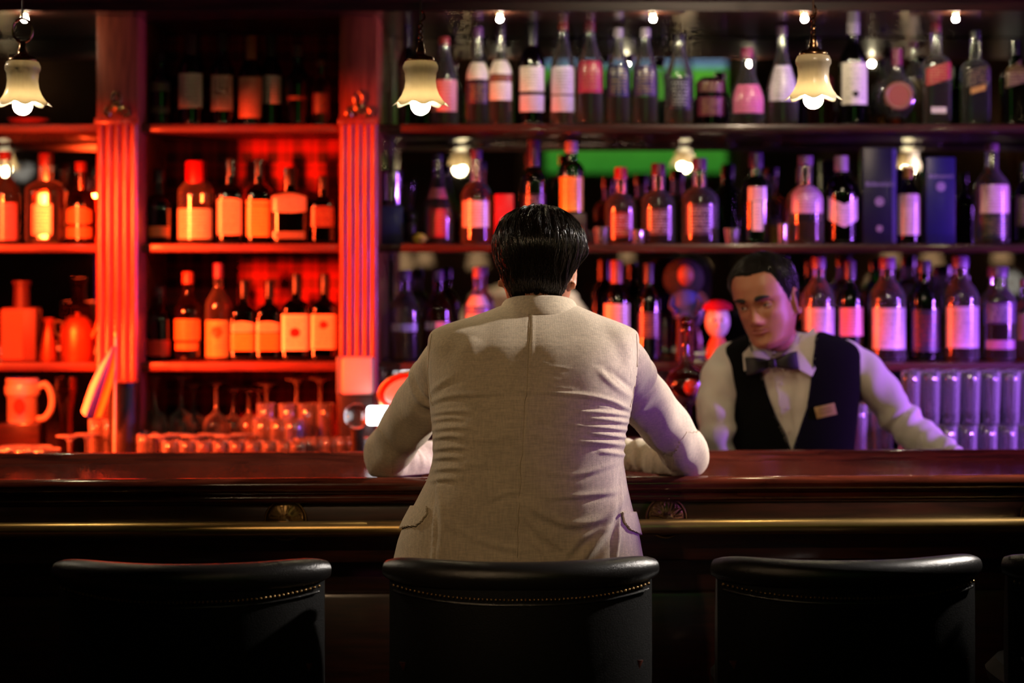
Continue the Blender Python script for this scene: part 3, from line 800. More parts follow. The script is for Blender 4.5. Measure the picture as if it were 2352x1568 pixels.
# tumbler standing on the blue carton and shot glasses on the shelf
zb_ = Z(474, 5.93) + .0
glass(to_mesh('tumbler', tumbler_geo(.026, .031, .108)), G_clear, (X(900, 5.93), 5.93, zb_), 'clear tall glass standing on the short blue carton', 'glass', None)
glass(to_mesh('shot_glass', tumbler_geo(.016, .022, .05)), G_bright_rim, (X(1381, 5.9), 5.9, SH[1]), 'small pinkish shot glass beside the red capped bottle', 'glass', None, 'shot_glass')
glass(to_mesh('shot_glass', tumbler_geo(.014, .017, .042)), G_bright_rim, (X(1466, 5.88), 5.88, SH[1]), 'small shot glass between red and plum capped bottles', 'glass', None, 'shot_glass')
glass(to_mesh('shot_glass', tumbler_geo(.016, .022, .046)), G_bright_rim, (X(1681, 5.88), 5.88, SH[1]), 'small shot glass left of the green gin bottle', 'glass', None, 'shot_glass')
glass(to_mesh('shot_glass', tumbler_geo(.012, .014, .06)), G_bright_rim, (X(1798, 5.88), 5.88, SH[1]), 'slim shot glass right of the green gin bottle', 'glass', None, 'shot_glass')
# small dark dish and a lemon at the left of the middle right shelf
r = thing('lemon', 'yellow lemon lying beside the blue carton', 'fruit', (X(964, 5.88), 5.88, SH[1]))
part('fruit_body', ball((0, 0, .016), .017, 16, 10, 1.25, 1, .95), mat('lemon_peel', srgb(210, 180, 60), .5, bump=(300, .3)), r)
part('stem_end', ball((.021, 0, .016), .004, 8, 6), mat('lemon_tip', srgb(150, 130, 50), .6), r)
r = thing('figurine', 'small dark figurine between blue carton and rosy bottle', 'figurine', (X(944, 5.9), 5.9, SH[1]))
dkm = mat('dark_bronze', (.03, .022, .02), .4, .6)
part('figure_body', lathe([(.001, 0), (.018, 0), (.018, .008), (.010, .014), (.013, .035), (.015, .055), (.008, .068), (.001, .07)], 16), dkm, r)
part('figure_head', ball((0, 0, .082), .012, 12, 8), dkm, r)
part('figure_base', box(-.02, .02, -.016, .016, -.0, .006, .001), mat('tan_base', srgb(120, 84, 60), .6), r)

# figurines behind the bartender's shoulder
r = thing('figurine', 'doll figurine with round black hair and blue shirt', 'figurine', (X(1574, 5.92), 5.92, SH[2]))
dl = lambda y: Z(y, 5.92) - SH[2]
skinr = mat('doll_skin', srgb(150, 84, 70), .5)
part('doll_hair', ball((-.004, .02, dl(640)), .062, 24, 14, 1, .6, 1.0), mat('doll_hair', (.012, .010, .010), .8, bump=(120, .8)), r)
part('doll_head', ball((0, -.012, dl(632)), .027, 20, 12, .92, .9, 1.2), skinr, r)
part('doll_shirt', lathe([(.012, dl(735)), (.034, dl(730)), (.036, dl(700)), (.030, dl(672)), (.012, dl(662)), (.001, dl(660))], 20, 2, 1, .6), mat('doll_shirt', srgb(60, 70, 150), .6), r)
for s in (-1, 1):
    part('doll_arm', tube(spline([(s * .030, 0, dl(676)), (s * .044, -.01, dl(700)), (s * .03, -.026, dl(716))], 12), .008, 10), mat('doll_sleeve', srgb(50, 58, 130), .6), r)
    part('doll_leg', tube([(s * .014, 0, dl(733)), (s * .016, 0, 0.0)], .012, 10), mat('doll_trousers', srgb(70, 26, 30), .6), r)
r = thing('figurine', 'white faced figurine with red cap and orange body', 'figurine', (X(1648, 5.9), 5.9, SH[2]))
dl = lambda y: Z(y, 5.9) - SH[2]
part('head', ball((0, 0, dl(738)), .040, 24, 14, .92, .85, 1.25), mat('white_glaze', srgb(226, 214, 214), .3, coat=.4), r)
part('cap', lathe([(.040, dl(712)), (.044, dl(706)), (.038, dl(698)), (.020, dl(690)), (.001, dl(688))], 24, 2, 1.0, .95), mat('red_cap', srgb(190, 20, 50), .5), r)
for s in (-1, 1):
    part('eye', ball((s * .013, -.032, dl(734)), .0042, 10, 8), mat('black_eye', (.01, .01, .01), .2), r)
part('nose', ball((0, -.034, dl(746)), .007, 14, 8, .7, .9, 1.3), mat('white_glaze2', srgb(226, 200, 196), .3), r)
part('body', lathe([(.001, 0), (.030, 0), (.034, .02), (.028, dl(790)), (.018, dl(774)), (.001, dl(770))], 20), mat('orange_glaze', srgb(214, 110, 70), .4), r)
# red decanter in front of them, standing on the worktop
r = thing('decanter', 'round red glass decanter with long neck beside bartender', 'decanter', (X(1575, 5.62), 5.62, CTR))
dl = lambda y: Z(y, 5.62) - CTR
cz = dl(885); Rb = .058
pr = [(.001, 0), (.034, 0), (.03, .012), (.016, .03), (.016, cz - Rb * .95)] + [(Rb * math.cos(a), cz + Rb * math.sin(a)) for a in np.linspace(-1.25, 1.2, 16)] + [(.013, cz + Rb + .01), (.012, dl(770)), (.018, dl(752)), (.017, dl(750))]
part('glass_body', lathe(pr, 28, 2, 1, 1, True, False), GL['red'], r)
part('liquid', lathe([(Rb * .9 * math.cos(a), cz + Rb * .9 * math.sin(a)) for a in np.linspace(-1.4, .3, 10)] + [(.001, cz + Rb * .27)], 24), LQ['red'], r)
part('stopper', ball((0, 0, dl(738)), .018, 16, 10), GL['red'], r)
part('glass_ball', ball((.010, -.045, cz - .002), .024, 18, 12), mat('amber_glass_knob', srgb(170, 60, 24), .08, coat=.8), r)

# far left lower shelf: stoneware bottle, copper pots
cop = mat('hammered_copper', srgb(196, 104, 60), .38, .75, bump=(60, .25))
r = thing('stoneware_bottle', 'square brown bottle with short neck on far left shelf', 'bottle', (X(50, 5.93), 5.93, SH[2]))
dl = lambda y: Z(y, 5.93) - SH[2]
part('body', box(-.052, .052, -.04, .04, 0, dl(706), .006), mat('brown_stoneware', srgb(128, 70, 44), .5), r)
part('neck', lathe([(.026, dl(707)), (.024, dl(690)), (.023, dl(655)), (.028, dl(652)), (.028, dl(645)), (.001, dl(645))], 20), mat('brown_stoneware_neck', srgb(84, 40, 28), .5), r)
part('side_label', box(-.05, .012, -.0412, -.04, .006, dl(712)), mat('tan_label', srgb(176, 96, 56), .6), r)
r = thing('copper_pot', 'small conical copper coffee pot with handle', 'pot', (X(112, 5.9), 5.9, SH[2]))
dl = lambda y: Z(y, 5.9) - SH[2]
part('pot_body', lathe([(.001, 0), (.026, 0), (.028, .012), (.016, dl(765)), (.011, dl(745)), (.018, dl(730)), (.016, dl(730)), (.009, dl(745))], 24, 2, 1, 1, True, False), cop, r)
part('pot_handle', tube(spline([(.012, 0, dl(742)), (.034, 0, dl(738)), (.036, 0, dl(770)), (.022, 0, dl(790))], 16), .0035, 8), M['old_brass'], r)
r = thing('copper_kettle', 'round copper kettle with spout next to left pilaster', 'kettle', (X(178, 5.9), 5.9, SH[2]))
part('kettle_body', lathe([(.001, 0), (.046, 0), (.050, .03), (.049, dl(760)), (.040, dl(740)), (.034, dl(733)), (.001, dl(730))], 28), cop, r)
part('kettle_spout', tube(spline([(.044, -.01, dl(775)), (.058, -.012, dl(755)), (.062, -.014, dl(738))], 10), [.010, .010, .009, .009, .008, .008, .007, .007, .006, .006], 10), cop, r)
part('kettle_lid', lathe([(.034, dl(733)), (.024, dl(726)), (.006, dl(724)), (.007, dl(718)), (.001, dl(716))], 20), cop, r)
part('kettle_handle', tube(spline([(-.046, 0, dl(775)), (-.066, 0, dl(760)), (-.062, 0, dl(738)), (-.040, 0, dl(742))], 14), .0045, 8), M['old_brass'], r)
# dish on the far left top shelf
r = thing('shallow_dish', 'shallow red glazed dish on the far left top shelf', 'dish', (X(66, 5.9), 5.9, SH[0]))
part('dish_bowl', lathe([(.001, .004), (.03, 0), (.05, .010), (.062, .022), (.060, .022), (.048, .013), (.001, .008)], 28, 2, 1, 1, False, False), mat('red_glaze', srgb(190, 70, 60), .3, coat=.3), r)
part('dish_foot', lathe([(.026, 0), (.026, .006)], 20), mat('red_glaze_foot', srgb(130, 50, 40), .4), r)

# ------------------------------------------------------------------ glasses on the worktop, left and middle
def inv(me, px, ytop, d, zbase, label, group):
    return glass(me, G_bright_rim, (X(px, d), d, zbase), label, 'glass', group, 'stem_glass')
RIS = CTR + .10
spec = [(355, 862, 'tall wine glass upside down, leftmost under the tartan shelves'), (416, 862, 'tall wine glass upside down, second under the tartan shelves'),
        (444, 880, 'shorter wine glass upside down behind the second tall one'), (497, 876, 'wine glass upside down, left of the gap under tartan shelves'),
        (613, 880, 'wine glass upside down just right of the gap'), (682, 870, 'wine glass upside down, second right of the gap'), (736, 868, 'wine glass upside down nearest the fluted right pilaster')]
for k, (px, yt, lb) in enumerate(spec):
    d = 5.95 + (.07 if k in (2,) else 0)
    inv(to_mesh('stem_glass', stem_geo(Z(yt, d) - RIS, .040)), px, yt, d, RIS, lb, 'upside-down wine glasses on the riser')
d = 5.60
sm = to_mesh('stem_glass', stem_geo(Z(1000, d) - CTR, .034, .038))
for k, px in enumerate((160, 200, 372, 408, 446, 484, 522, 558)):
    inv(sm, px, 1000, d + (.05 if k % 2 else 0), CTR, f'short stemmed glass upside down on worktop, {ORD[k]} from left', 'short stemmed glasses upside down on the worktop')
d = 5.72
tm1 = to_mesh('tumbler', tumbler_geo(.026, .030, Z(962, d) - CTR))
for k, px in enumerate((228, 258, 605, 640, 672)):
    glass(tm1, G_bright_rim, (X(px, d), d, CTR), f'tall straight tumbler on worktop left of the man, {ORD[k]} from left', 'glass', 'tall tumblers on the worktop left of the man', 'tumbler')
tm2 = to_mesh('tumbler', tumbler_geo(.030, .032, Z(990, d) - CTR, .014))
for k, px in enumerate((312, 338, 292)):
    glass(tm2, G_bright_rim, (X(px, d - .08 * (k % 2)), d - .08 * (k % 2), CTR), f'stout tumbler below the black canister, {ORD[k]} of three', 'glass', 'stout tumblers', 'tumbler')
tm3 = to_mesh('tumbler', tumbler_geo(.020, .027, Z(930, d) - CTR))
for k, px in enumerate((612, 662, 706, 748)):
    glass(tm3, G_bright_rim, (X(px, 5.78), 5.78, CTR), f'flared highball glass near the crystal ball, {ORD[k]} from left', 'glass', 'flared highball glasses', 'highball_glass')
tm4 = to_mesh('tumbler', tumbler_geo(.026, .030, Z(1005, 5.56) - CTR, .012))
for k, px in enumerate((700, 728, 760, 792, 824)):
    glass(tm4, G_bright_rim, (X(px, 5.56), 5.56, CTR), f'small rocks glass left of the man\'s elbow, {ORD[k]} from left', 'glass', 'small rocks glasses', 'rocks_glass')
sg = to_mesh('shot_glass', tumbler_geo(.017, .022, Z(1012, 5.52) - CTR, .012))
for k, px in enumerate((392, 430, 468, 506, 544, 582, 618, 652, 682)):
    glass(sg, G_bright_rim, (X(px, 5.52), 5.52, CTR), f'shot glass in front of the stemmed glasses, {ORD[k]} from left', 'glass', 'shot glasses along the worktop', 'shot_glass')
for k, px in enumerate((536, 572, 596)):
    inv(to_mesh('stem_glass', stem_geo(.16, .034)), px, 0, 6.02, RIS, f'low stemmed glass in the gap under tartan shelves, {ORD[k]} of three', 'low stemmed glasses on the riser')
# short cocktail coupes at the far left front
cp_ = to_mesh('coupe_glass', lathe([(.030, 0), (.030, .003), (.008, .006), (.004, .02), (.004, .07), (.012, .08), (.036, .10), (.044, .118), (.042, .118), (.03, .098), (.001, .084)], 26, 2, 1, 1, True, False))
for k, px in enumerate((14, 62, 104, 84, 36)):
    dd = 5.60 + .07 * (k > 2)
    glass(cp_, G_bright_rim, (X(px, dd), dd, CTR), f'coupe glass below the beer mug, {ORD[k]} of the cluster', 'glass', 'coupe glasses below the beer mug', 'coupe_glass')
# beer mug on a stack
r = thing('beer_mug', 'glazed beer mug with handle and red oval badge', 'mug', (X(52, 5.85), 5.85, Z(968, 5.85)))
dl = lambda y: Z(y, 5.85) - Z(968, 5.85)
glz = mat('cream_glaze', srgb(236, 206, 170), .35, coat=.3)
part('mug_body', lathe([(.001, 0), (.042, 0), (.044, .008), (.044, dl(910)), (.050, dl(905)), (.051, dl(888)), (.046, dl(882)), (.046, dl(880)), (.048, dl(876)), (.048, dl(868)), (.044, dl(868)), (.044, .01)], 30, 2, 1, 1, True, False), glz, r)
part('mug_handle', tube(spline([(.046, -.004, dl(890)), (.068, -.006, dl(882)), (.086, -.008, dl(905)), (.086, -.008, dl(935)), (.068, -.006, dl(958)), (.044, -.004, dl(962))], 24), .0095, 12), glz, r)
part('mug_badge', rot(mov(lathe([(.001, 0), (.017, 0), (.017, .002), (.001, .002)], 24, 2, 1, 1.35), (0, 0, .0)), PI / 2), mat('red_badge', srgb(214, 60, 30), .4), r, loc=(.001, -.046, dl(930)))
r2 = thing('wooden_block', 'dark wooden block under the glazed beer mug', 'block', (X(52, 5.85), 5.85, CTR))
part('block_body', box(-.06, .06, -.05, .05, 0, Z(968, 5.85) - CTR - .001, .004), M['dark_wood'], r2)
part('block_foot', box(-.064, .064, -.054, .054, 0, .008, .002), M['dark_wood'], r2)
# waisted beer glass beside it
r = thing('beer_glass', 'waisted amber beer glass between mug and flag', 'glass', (X(152, 5.85), 5.85, CTR))
dl = lambda y: Z(y, 5.85) - CTR
part('glass_body', lathe([(.001, 0), (.030, 0), (.026, .02), (.018, dl(960)), (.022, dl(935)), (.034, dl(890)), (.034, dl(866)), (.032, dl(866)), (.030, dl(892)), (.001, dl(900))], 26, 2, 1, 1, True, False), GL['amber'], r)
part('beer', lathe([(.001, .008), (.024, .012), (.016, dl(960)), (.020, dl(935)), (.030, dl(895)), (.001, dl(894))], 24), LQ['whisky'], r)
# black canister with the small draped flag
r = thing('canister', 'black canister in front of the left pilaster', 'canister', (X(284, 5.64), 5.64, CTR))
dl = lambda y: Z(y, 5.64) - CTR
part('canister_body', lathe([(.001, 0), (.040, 0), (.041, .01), (.041, dl(884)), (.038, dl(880)), (.001, dl(880))], 28), mat('black_tin', (.015, .012, .012), .4, .4), r)
part('canister_lid', lathe([(.042, dl(888)), (.042, dl(877)), (.001, dl(875))], 28), mat('black_tin_lid', (.02, .015, .015), .35, .4), r)
r = thing('desk_flag', 'small draped desk flag in white, blue and orange', 'flag', (X(262, 5.55), 5.55, CTR))
dl = lambda y: Z(y, 5.55) - CTR
part('flag_base', lathe([(.001, 0), (.028, 0), (.026, .008), (.006, .014), (.001, .014)], 20), M['old_brass'], r)
part('flag_pole', tube([(0, 0, .01), (.004, 0, dl(772))], .003, 8), mat('white_pole', srgb(220, 200, 190), .4), r)
part('pole_tip', ball((.004, 0, dl(768)), .006, 10, 8, .8, .8, 1.6), M['brass'], r)
fl_rows = []
for t in np.linspace(0, 1, 22):
    row = []
    for u in np.linspace(0, 1, 26):
        xr = X(262, 5.55)
        xl_ = (np.interp(t, [0, .3, .6, 1], [258, 228, 206, 186]) - 262) * 5.55 / F
        xr_ = (np.interp(t, [0, .3, .6, 1], [266, 266, 256, 236]) - 262) * 5.55 / F
        zz = np.interp(t, [0, 1], [dl(795), dl(945)]) - .010 * u * (1 - u) * 4 * t - .012 * u * t
        yy = -.008 + .014 * math.sin(u * 9 + t * 2.2) * (.3 + .7 * t) * .8
        row.append((xl_ + (xr_ - xl_) * u, yy, zz))
    fl_rows.append(row)
fl_rows = np.array(fl_rows)
def strip(u0, u1):
    a = fl_rows[:, u0:u1 + 1]
    b = a + np.array([0, .0012, 0])
    m_, n_ = a.shape[:2]
    rings = [np.vstack([a[i], b[i][::-1]]) for i in range(m_)]
    return loft(rings)
cl = part('flag_cloth', strip(0, 7), mat('flag_white', srgb(222, 196, 190), .8), r, label='white stripe of the cloth')
part('flag_stripe', strip(7, 15), mat('flag_blue', srgb(70, 70, 160), .8), cl, label='blue stripe')
part('flag_stripe', strip(15, 25), mat('flag_orange', srgb(206, 120, 40), .8), cl, label='orange stripe')

# napkin box, crystal ball, beer tap
r = thing('napkin_dispenser', 'pale square dispenser with grey side above crystal ball', 'dispenser', (X(820, 5.62), 5.62, CTR))
dl = lambda y: Z(y, 5.62) - CTR
part('dispenser_front', box(-.043, .048, -.03, .025, dl(905), dl(819), .010, 3), mat('pale_plastic', srgb(240, 190, 176), .4), r)
part('dispenser_side', box(-.056, -.041, -.024, .02, dl(903), dl(818), .004), mat('grey_plastic', srgb(120, 116, 114), .4), r)
part('dispenser_base', box(-.046, .046, -.02, .03, 0.0, dl(906), .003), M['black'], r)
r = thing('crystal_ball', 'clear crystal ball on a black stand beside the tap', 'ball', (X(820, 5.50), 5.50, CTR))
dl = lambda y: Z(y, 5.50) - CTR
def solid_glass():
    m, nt, N, L = newmat('solid_crystal'); N.remove(N['Principled BSDF'])
    g = N.new('ShaderNodeBsdfGlass'); g.inputs['Roughness'].default_value = .0; g.inputs['IOR'].default_value = 1.5
    L.new(g.outputs[0], N['Material Output'].inputs[0]); return m
M['crystal'] = solid_glass()
part('glass_ball', ball((0, 0, dl(955)), .036, 32, 20), M['crystal'], r)
part('ball_stand', lathe([(.001, 0), (.034, 0), (.032, .01), (.02, .016), (.018, dl(988) - .004), (.022, dl(984)), (.001, dl(986))], 24), M['black'], r)
r = thing('beer_tap', 'beer tap tower with red oval badge and glowing light', 'beer tap', (X(925, 5.50), 5.50, CTR))
dl = lambda y: Z(y, 5.50) - CTR
part('tap_column', lathe([(.001, 0), (.05, 0), (.05, .012), (.032, .02), (.032, dl(985)), (.030, dl(880)), (.001, dl(878))], 28), mat('chrome', (.7, .7, .72), .12, 1.0), r)
bd = part('tap_badge', rot(mov(lathe([(.001, .0), (.064, .0), (.066, .006), (.062, .012), (.001, .014)], 36, 2, 1, .68), (0, 0, 0)), PI / 2, math.radians(-24), 0), mat('red_enamel', srgb(190, 50, 30), .25, coat=.6), r, loc=(.0, -.034, dl(895)))
part('badge_rim', rot(tube([(.067 * math.cos(a), .046 * math.sin(a), .006) for a in np.linspace(0, 2 * PI, 40)], .0035, 8, False), PI / 2, math.radians(-24), 0), M['brass'], bd)
part('badge_centre', rot(mov(lathe([(.001, 0), (.050, 0), (.048, .003), (.001, .004)], 30, 2, 1, .62), (0, 0, .013)), PI / 2, math.radians(-24), 0), mat('white_enamel', srgb(226, 220, 224), .25), bd)
lt = part('tap_light', box(-.095, .0, -.06, -.034, dl(972), dl(930), .008, 3), emis('tap_light_glow', (.92, .97, 1.0), 9.0), r, label='glowing white light of the tap')
part('tap_arm', tube([(-.06, -.047, dl(972)), (-.06, -.047, dl(1010))], .009, 12), mat('chrome2', (.75, .75, .78), .15, 1.0), r)

# ------------------------------------------------------------------ purple-lit glasses at right
d0 = 5.62
hb = to_mesh('highball_glass', tumbler_geo(.022, .026, Z(985, d0) - CTR + .01, .012))
SHG = Z(972, 5.66)
gs = thing('glass_shelf', 'clear glass shelf carrying highball glasses at lower right', 'shelf', (X(2250, 5.75), 5.75, SHG - .008))
part('shelf_pane', box(-.22, .26, -.13, .10, 0, .006, .001), thin_glass('pane_glass', (.85, .88, .9), .03, .12), gs)
for sx in (-.2, .24):
    part('shelf_post', tube([(sx, .08, -(SHG - .008 - CTR)), (sx, .08, 0)], .006, 10), M['black_metal'], gs)
k = 0
for row, dd in enumerate((5.62, 5.69, 5.76, 5.83)):
    for j in range(7):
        px = 2085 + j * 46 + (row % 2) * 22
        glass(hb, G_bright_rim, (X(px, dd), dd, CTR), f'lower tier highball glass, {ORD[j]} from left in {ORD[row]} row', 'glass', 'highball glasses on the worktop at right', 'highball_glass')
hb2 = to_mesh('highball_glass', tumbler_geo(.021, .027, Z(850, 5.72) - SHG, .012))
for row, dd in enumerate((5.68, 5.75, 5.82)):
    for j in range(7):
        px = 2092 + j * 46 + (row % 2) * 22
        glass(hb2, G_bright_rim, (X(px, dd), dd, SHG - .0015), f'upper tier highball glass, {ORD[j]} from left in {ORD[row]} row', 'glass', 'highball glasses on the glass shelf at right', 'highball_glass')
hb3 = to_mesh('highball_glass', tumbler_geo(.023, .029, Z(925, 5.72) - CTR, .012))
for k, (px, dd) in enumerate(((1968, 5.68), (2000, 5.74), (1952, 5.78), (2028, 5.70))):
    glass(hb3, G_bright_rim, (X(px, dd), dd, CTR), f'highball glass seen under the bartender\'s raised arm, {ORD[k]} of four', 'glass', 'highball glasses under the arm', 'highball_glass')

# ------------------------------------------------------------------ pendants over the bar
M['opal'] = None
def opal():
    m, nt, N, L = newmat('opal_lamp_glass'); N.remove(N['Principled BSDF'])
    df = N.new('ShaderNodeBsdfDiffuse'); df.inputs[0].default_value = (.30, .27, .265, 1)
    tl = N.new('ShaderNodeBsdfTranslucent'); tl.inputs[0].default_value = (.95, .84, .66, 1)
    gl = N.new('ShaderNodeBsdfGlossy'); gl.inputs['Roughness'].default_value = .25
    a = N.new('ShaderNodeMixShader'); a.inputs[0].default_value = .5
    b = N.new('ShaderNodeMixShader'); b.inputs[0].default_value = .06
    L.new(df.outputs[0], a.inputs[1]); L.new(tl.outputs[0], a.inputs[2]); L.new(a.outputs[0], b.inputs[1]); L.new(gl.outputs[0], b.inputs[2])
    # fine vertical ribs
    tc = N.new('ShaderNodeTexCoord'); wv = N.new('ShaderNodeTexNoise'); wv.inputs['Scale'].default_value = 90
    bp = N.new('ShaderNodeBump'); bp.inputs['Strength'].default_value = .25; bp.inputs['Distance'].default_value = .001
    L.new(tc.outputs['Object'], wv.inputs['Vector']); L.new(wv.outputs['Fac'], bp.inputs['Height'])
    L.new(bp.outputs[0], df.inputs['Normal'])
    L.new(b.outputs[0], N['Material Output'].inputs[0]); return m
M['opal'] = opal()
M['bulb'] = emis('warm_bulb', (1.0, .82, .46), 130.0)
def shade_geo():
    n = 72; t = np.arange(n) * 2 * PI / n
    prof = [(.028, .107), (.036, .104), (.0405, .094), (.0405, .086), (.0365, .078), (.035, .060), (.037, .044), (.043, .028), (.051, .016), (.058, .008), (.063, .006)]
    rings = []
    def mk(off):
        out = []
        for i, (r, z) in enumerate(prof):
            q = max(0, (.035 - z) / .035)
            ru = q * q
            rr = (r + off) * (1 + .10 * ru * np.cos(8 * t)) * (1 + .006 * np.cos(24 * t))
            out.append(np.stack([rr * np.cos(t), rr * np.sin(t), z + .0065 * ru * np.cos(8 * t + PI)], 1))
        return out
    o_ = mk(0); i_ = mk(-.0016)
    return loft(o_ + i_[::-1], False, False)
shade_me = to_mesh('glass_shade', shade_geo(), True, None)
cap_me = to_mesh('brass_gallery', lathe([(.001, .150), (.007, .149), (.008, .138), (.011, .130), (.010, .124), (.016, .118), (.028, .115), (.032, .110), (.0325, .105), (.028, .104), (.001, .104)], 28))
bulb_me = to_mesh('bulb', ball((0, 0, .004), .0225, 24, 16, 1, 1, 1))
socket_me = to_mesh('socket', lathe([(.012, .024), (.014, .05), (.014, .10), (.001, .104)], 16))
PD = 4.60
names = {52: 'frilled opal glass pendant lamp hanging at the far left', 966: 'frilled opal glass pendant lamp left of the man\'s head', 1868: 'frilled opal glass pendant lamp above the bartender',
         2768: 'frilled opal glass pendant lamp right of the frame', -862: 'frilled opal glass pendant lamp left of the frame'}
for px, lb in names.items():
    y_rim = 240 if px != 1868 else 226
    zr = Z(y_rim + 6, PD)
    r = thing('pendant_lamp', lb, 'lamp', (X(px, PD), PD, zr), rng.random(), 'frilled pendant lamps over the bar')
    part('glass_shade', shade_me, M['opal'], r)
    part('brass_gallery', cap_me, M['copper_cap'], r)
    part('bulb', bulb_me, M['bulb'], r, label='glowing round bulb')
    part('socket', socket_me, M['black'], r)
    top = 3.19 - zr
    if px == 52:
        t = np.linspace(0, 2 * PI, 33)
        part('hanging_ring', mov(rot((tube(np.stack([.024 * np.cos(t), 0 * t, .027 * np.sin(t)], 1), .0028, 8, False)), 0, 0, .3), (0, 0, .176)), M['copper_cap'], r)
        s0 = .205
    else:
        # twisted link
        tt = np.linspace(0, 1, 40)
        hx = [tube(np.stack([.004 * np.cos(tt * 12 + ph), .004 * np.sin(tt * 12 + ph), .148 + tt * .05], 1), .0022, 6) for ph in (0, PI)]
        part('twisted_link', cat(*hx), M['copper_cap'], r)
        part('hook', tube(spline([(0, 0, .196), (.009, 0, .204), (.007, 0, .216), (0, 0, .222)], 12), .0022, 6), M['copper_cap'], r)
        s0 = .198
    part('cord', tube([(0, 0, s0), (0, 0, top - .02)], .0022, 8), mat('brown_cord', (.12, .06, .035), .6), r)
    part('ceiling_rose', lathe([(.001, top), (.04, top), (.036, top - .014), (.008, top - .024), (.001, top - .024)], 24), M['copper_cap'], r)

# small bare bulbs under the cornice
M['spark'] = emis('small_white_bulb', (1.0, .90, .58), 800.0)
for k, px in enumerate((57, 1148, 1500, 1848, 2195)):
    d = 5.66
    zt = 2.295
    r = thing('cornice_light', f'small bright bulb under the cornice, {ORD[k]} from left', 'lamp', (X(px, d), d, zt), 0, 'small bulbs under the cornice')
    part('fixture_cap', lathe([(.001, 0), (.012, 0), (.011, -.008), (.005, -.012), (.001, -.012)], 16), M['brass'], r)
    part('bulb', ball((0, 0, Z(44, d) - zt), .0075, 14, 10, 1.1, 1, 1), M['spark'], r, label='bright white bulb')
    part('bulb_neck', lathe([(.005, -.010), (.0045, Z(44, d) - zt + .006)], 10), M['opal'], r)

# ------------------------------------------------------------------ stage lights just outside the picture
def stage_bar(label, x, y, zz, base, tgt, cm):
    rz = math.atan2(tgt[1] - y, tgt[0] - x) - PI / 2
    r = thing('stage_light', label, 'stage light', (x, y, base), rz)
    part('housing', box(-.06, .06, -.09, -.05, zz[0] - .08 - base, zz[-1] + .08 - base, .006), M['black'], r)
    for s in (-1, 1):
        part('side_cheek', box(s * .055 - .004, s * .055 + .004, -.09, -.03, zz[0] - .08 - base, zz[-1] + .08 - base, .002), M['black'], r)
    part('stand_pole', tube([(0, -.1, .01), (0, -.1, zz[0] - base)], .012, 12), M['black_metal'], r)
    part('stand_base', lathe([(.001, 0), (.10, 0), (.098, .01), (.02, .016), (.001, .016)], 24), M['black_metal'], r)
stage_bar('black stage light bar with red lamps standing on the bar', RED_AT[0], RED_AT[1], RED_Z, BZ + .002, (-.92, 5.95), RED)
stage_bar('black stage light bar with purple lamps at the bar end', PUR_AT[0], PUR_AT[1], PUR_Z, 0, (.8, 5.72), PURPLE)
stage_bar('black stage light bar with purple lamps behind the guests', PUR2_AT[0], PUR2_AT[1], PUR2_Z, 0, (.30, 4.25), PURPLE)

stage_bar('added purple light bar beside the bar, brightening the glasses', PUR_FILL_AT[0], PUR_FILL_AT[1], PUR_FILL_Z, 0, (1.22, 5.66), PURPLE)
stage_bar('added red light bar behind the bar, brightening the glasses', RED_FILL_AT[0], RED_FILL_AT[1], RED_FILL_Z, 0, (-.75, 5.72), RED)

# ------------------------------------------------------------------ guest room seen in the mirrors
WF = -1.4
def mirx(px, y): return (px - 1176) * (2 * MIRY - y) / F
def mirz(py, y): return ZC + (HOR - py) * (2 * MIRY - y) / F
ty = WF + .06
r = thing('television', 'wide television showing a green sports pitch, seen in the mirror', 'television', (mirx(1461, ty), WF + .005, mirz(268, ty)), 0)
hw = (1668 - 1255) / 2 * (2 * MIRY - ty) / F; hh = hw * .62
part('screen_frame', box(-hw - .02, hw + .02, 0, .05, -hh - .02, hh + .02, .006), M['black'], r)
def pitch():
    m, nt, N, L = newmat('tv_green_pitch'); N.remove(N['Principled BSDF'])
    tc = N.new('ShaderNodeTexCoord'); sp = N.new('ShaderNodeSeparateXYZ'); L.new(tc.outputs['Generated'], sp.inputs[0])
    cr = N.new('ShaderNodeValToRGB'); cr.color_ramp.elements[0].color = (.03, .22, .02, 1); cr.color_ramp.elements[1].color = (.30, .5, .75, 1)
    e = cr.color_ramp.elements.new(.93); e.color = (.10, .42, .03, 1); e = cr.color_ramp.elements.new(.955); e.color = (.12, .22, .45, 1)
    em = N.new('ShaderNodeEmission'); em.inputs[1].default_value = 1.15
    L.new(sp.outputs['Z'], cr.inputs[0]); L.new(cr.outputs[0], em.inputs[0]); L.new(em.outputs[0], N['Material Output'].inputs[0]); return m
scr = part('screen', box(-hw, hw, .051, .054, -hh, hh), pitch(), r)
for k, (u, v_) in enumerate(((-.55, .1), (-.2, -.1), (.05, .15), (.3, .05), (-.42, -.3), (.6, .2), (.12, -.25))):
    part('player_figure', ball((u * hw, .056, v_ * hh), .022, 10, 8, .6, .15, 1.4), emis('player_on_screen', (.28, .38, .55), 1.0), scr)
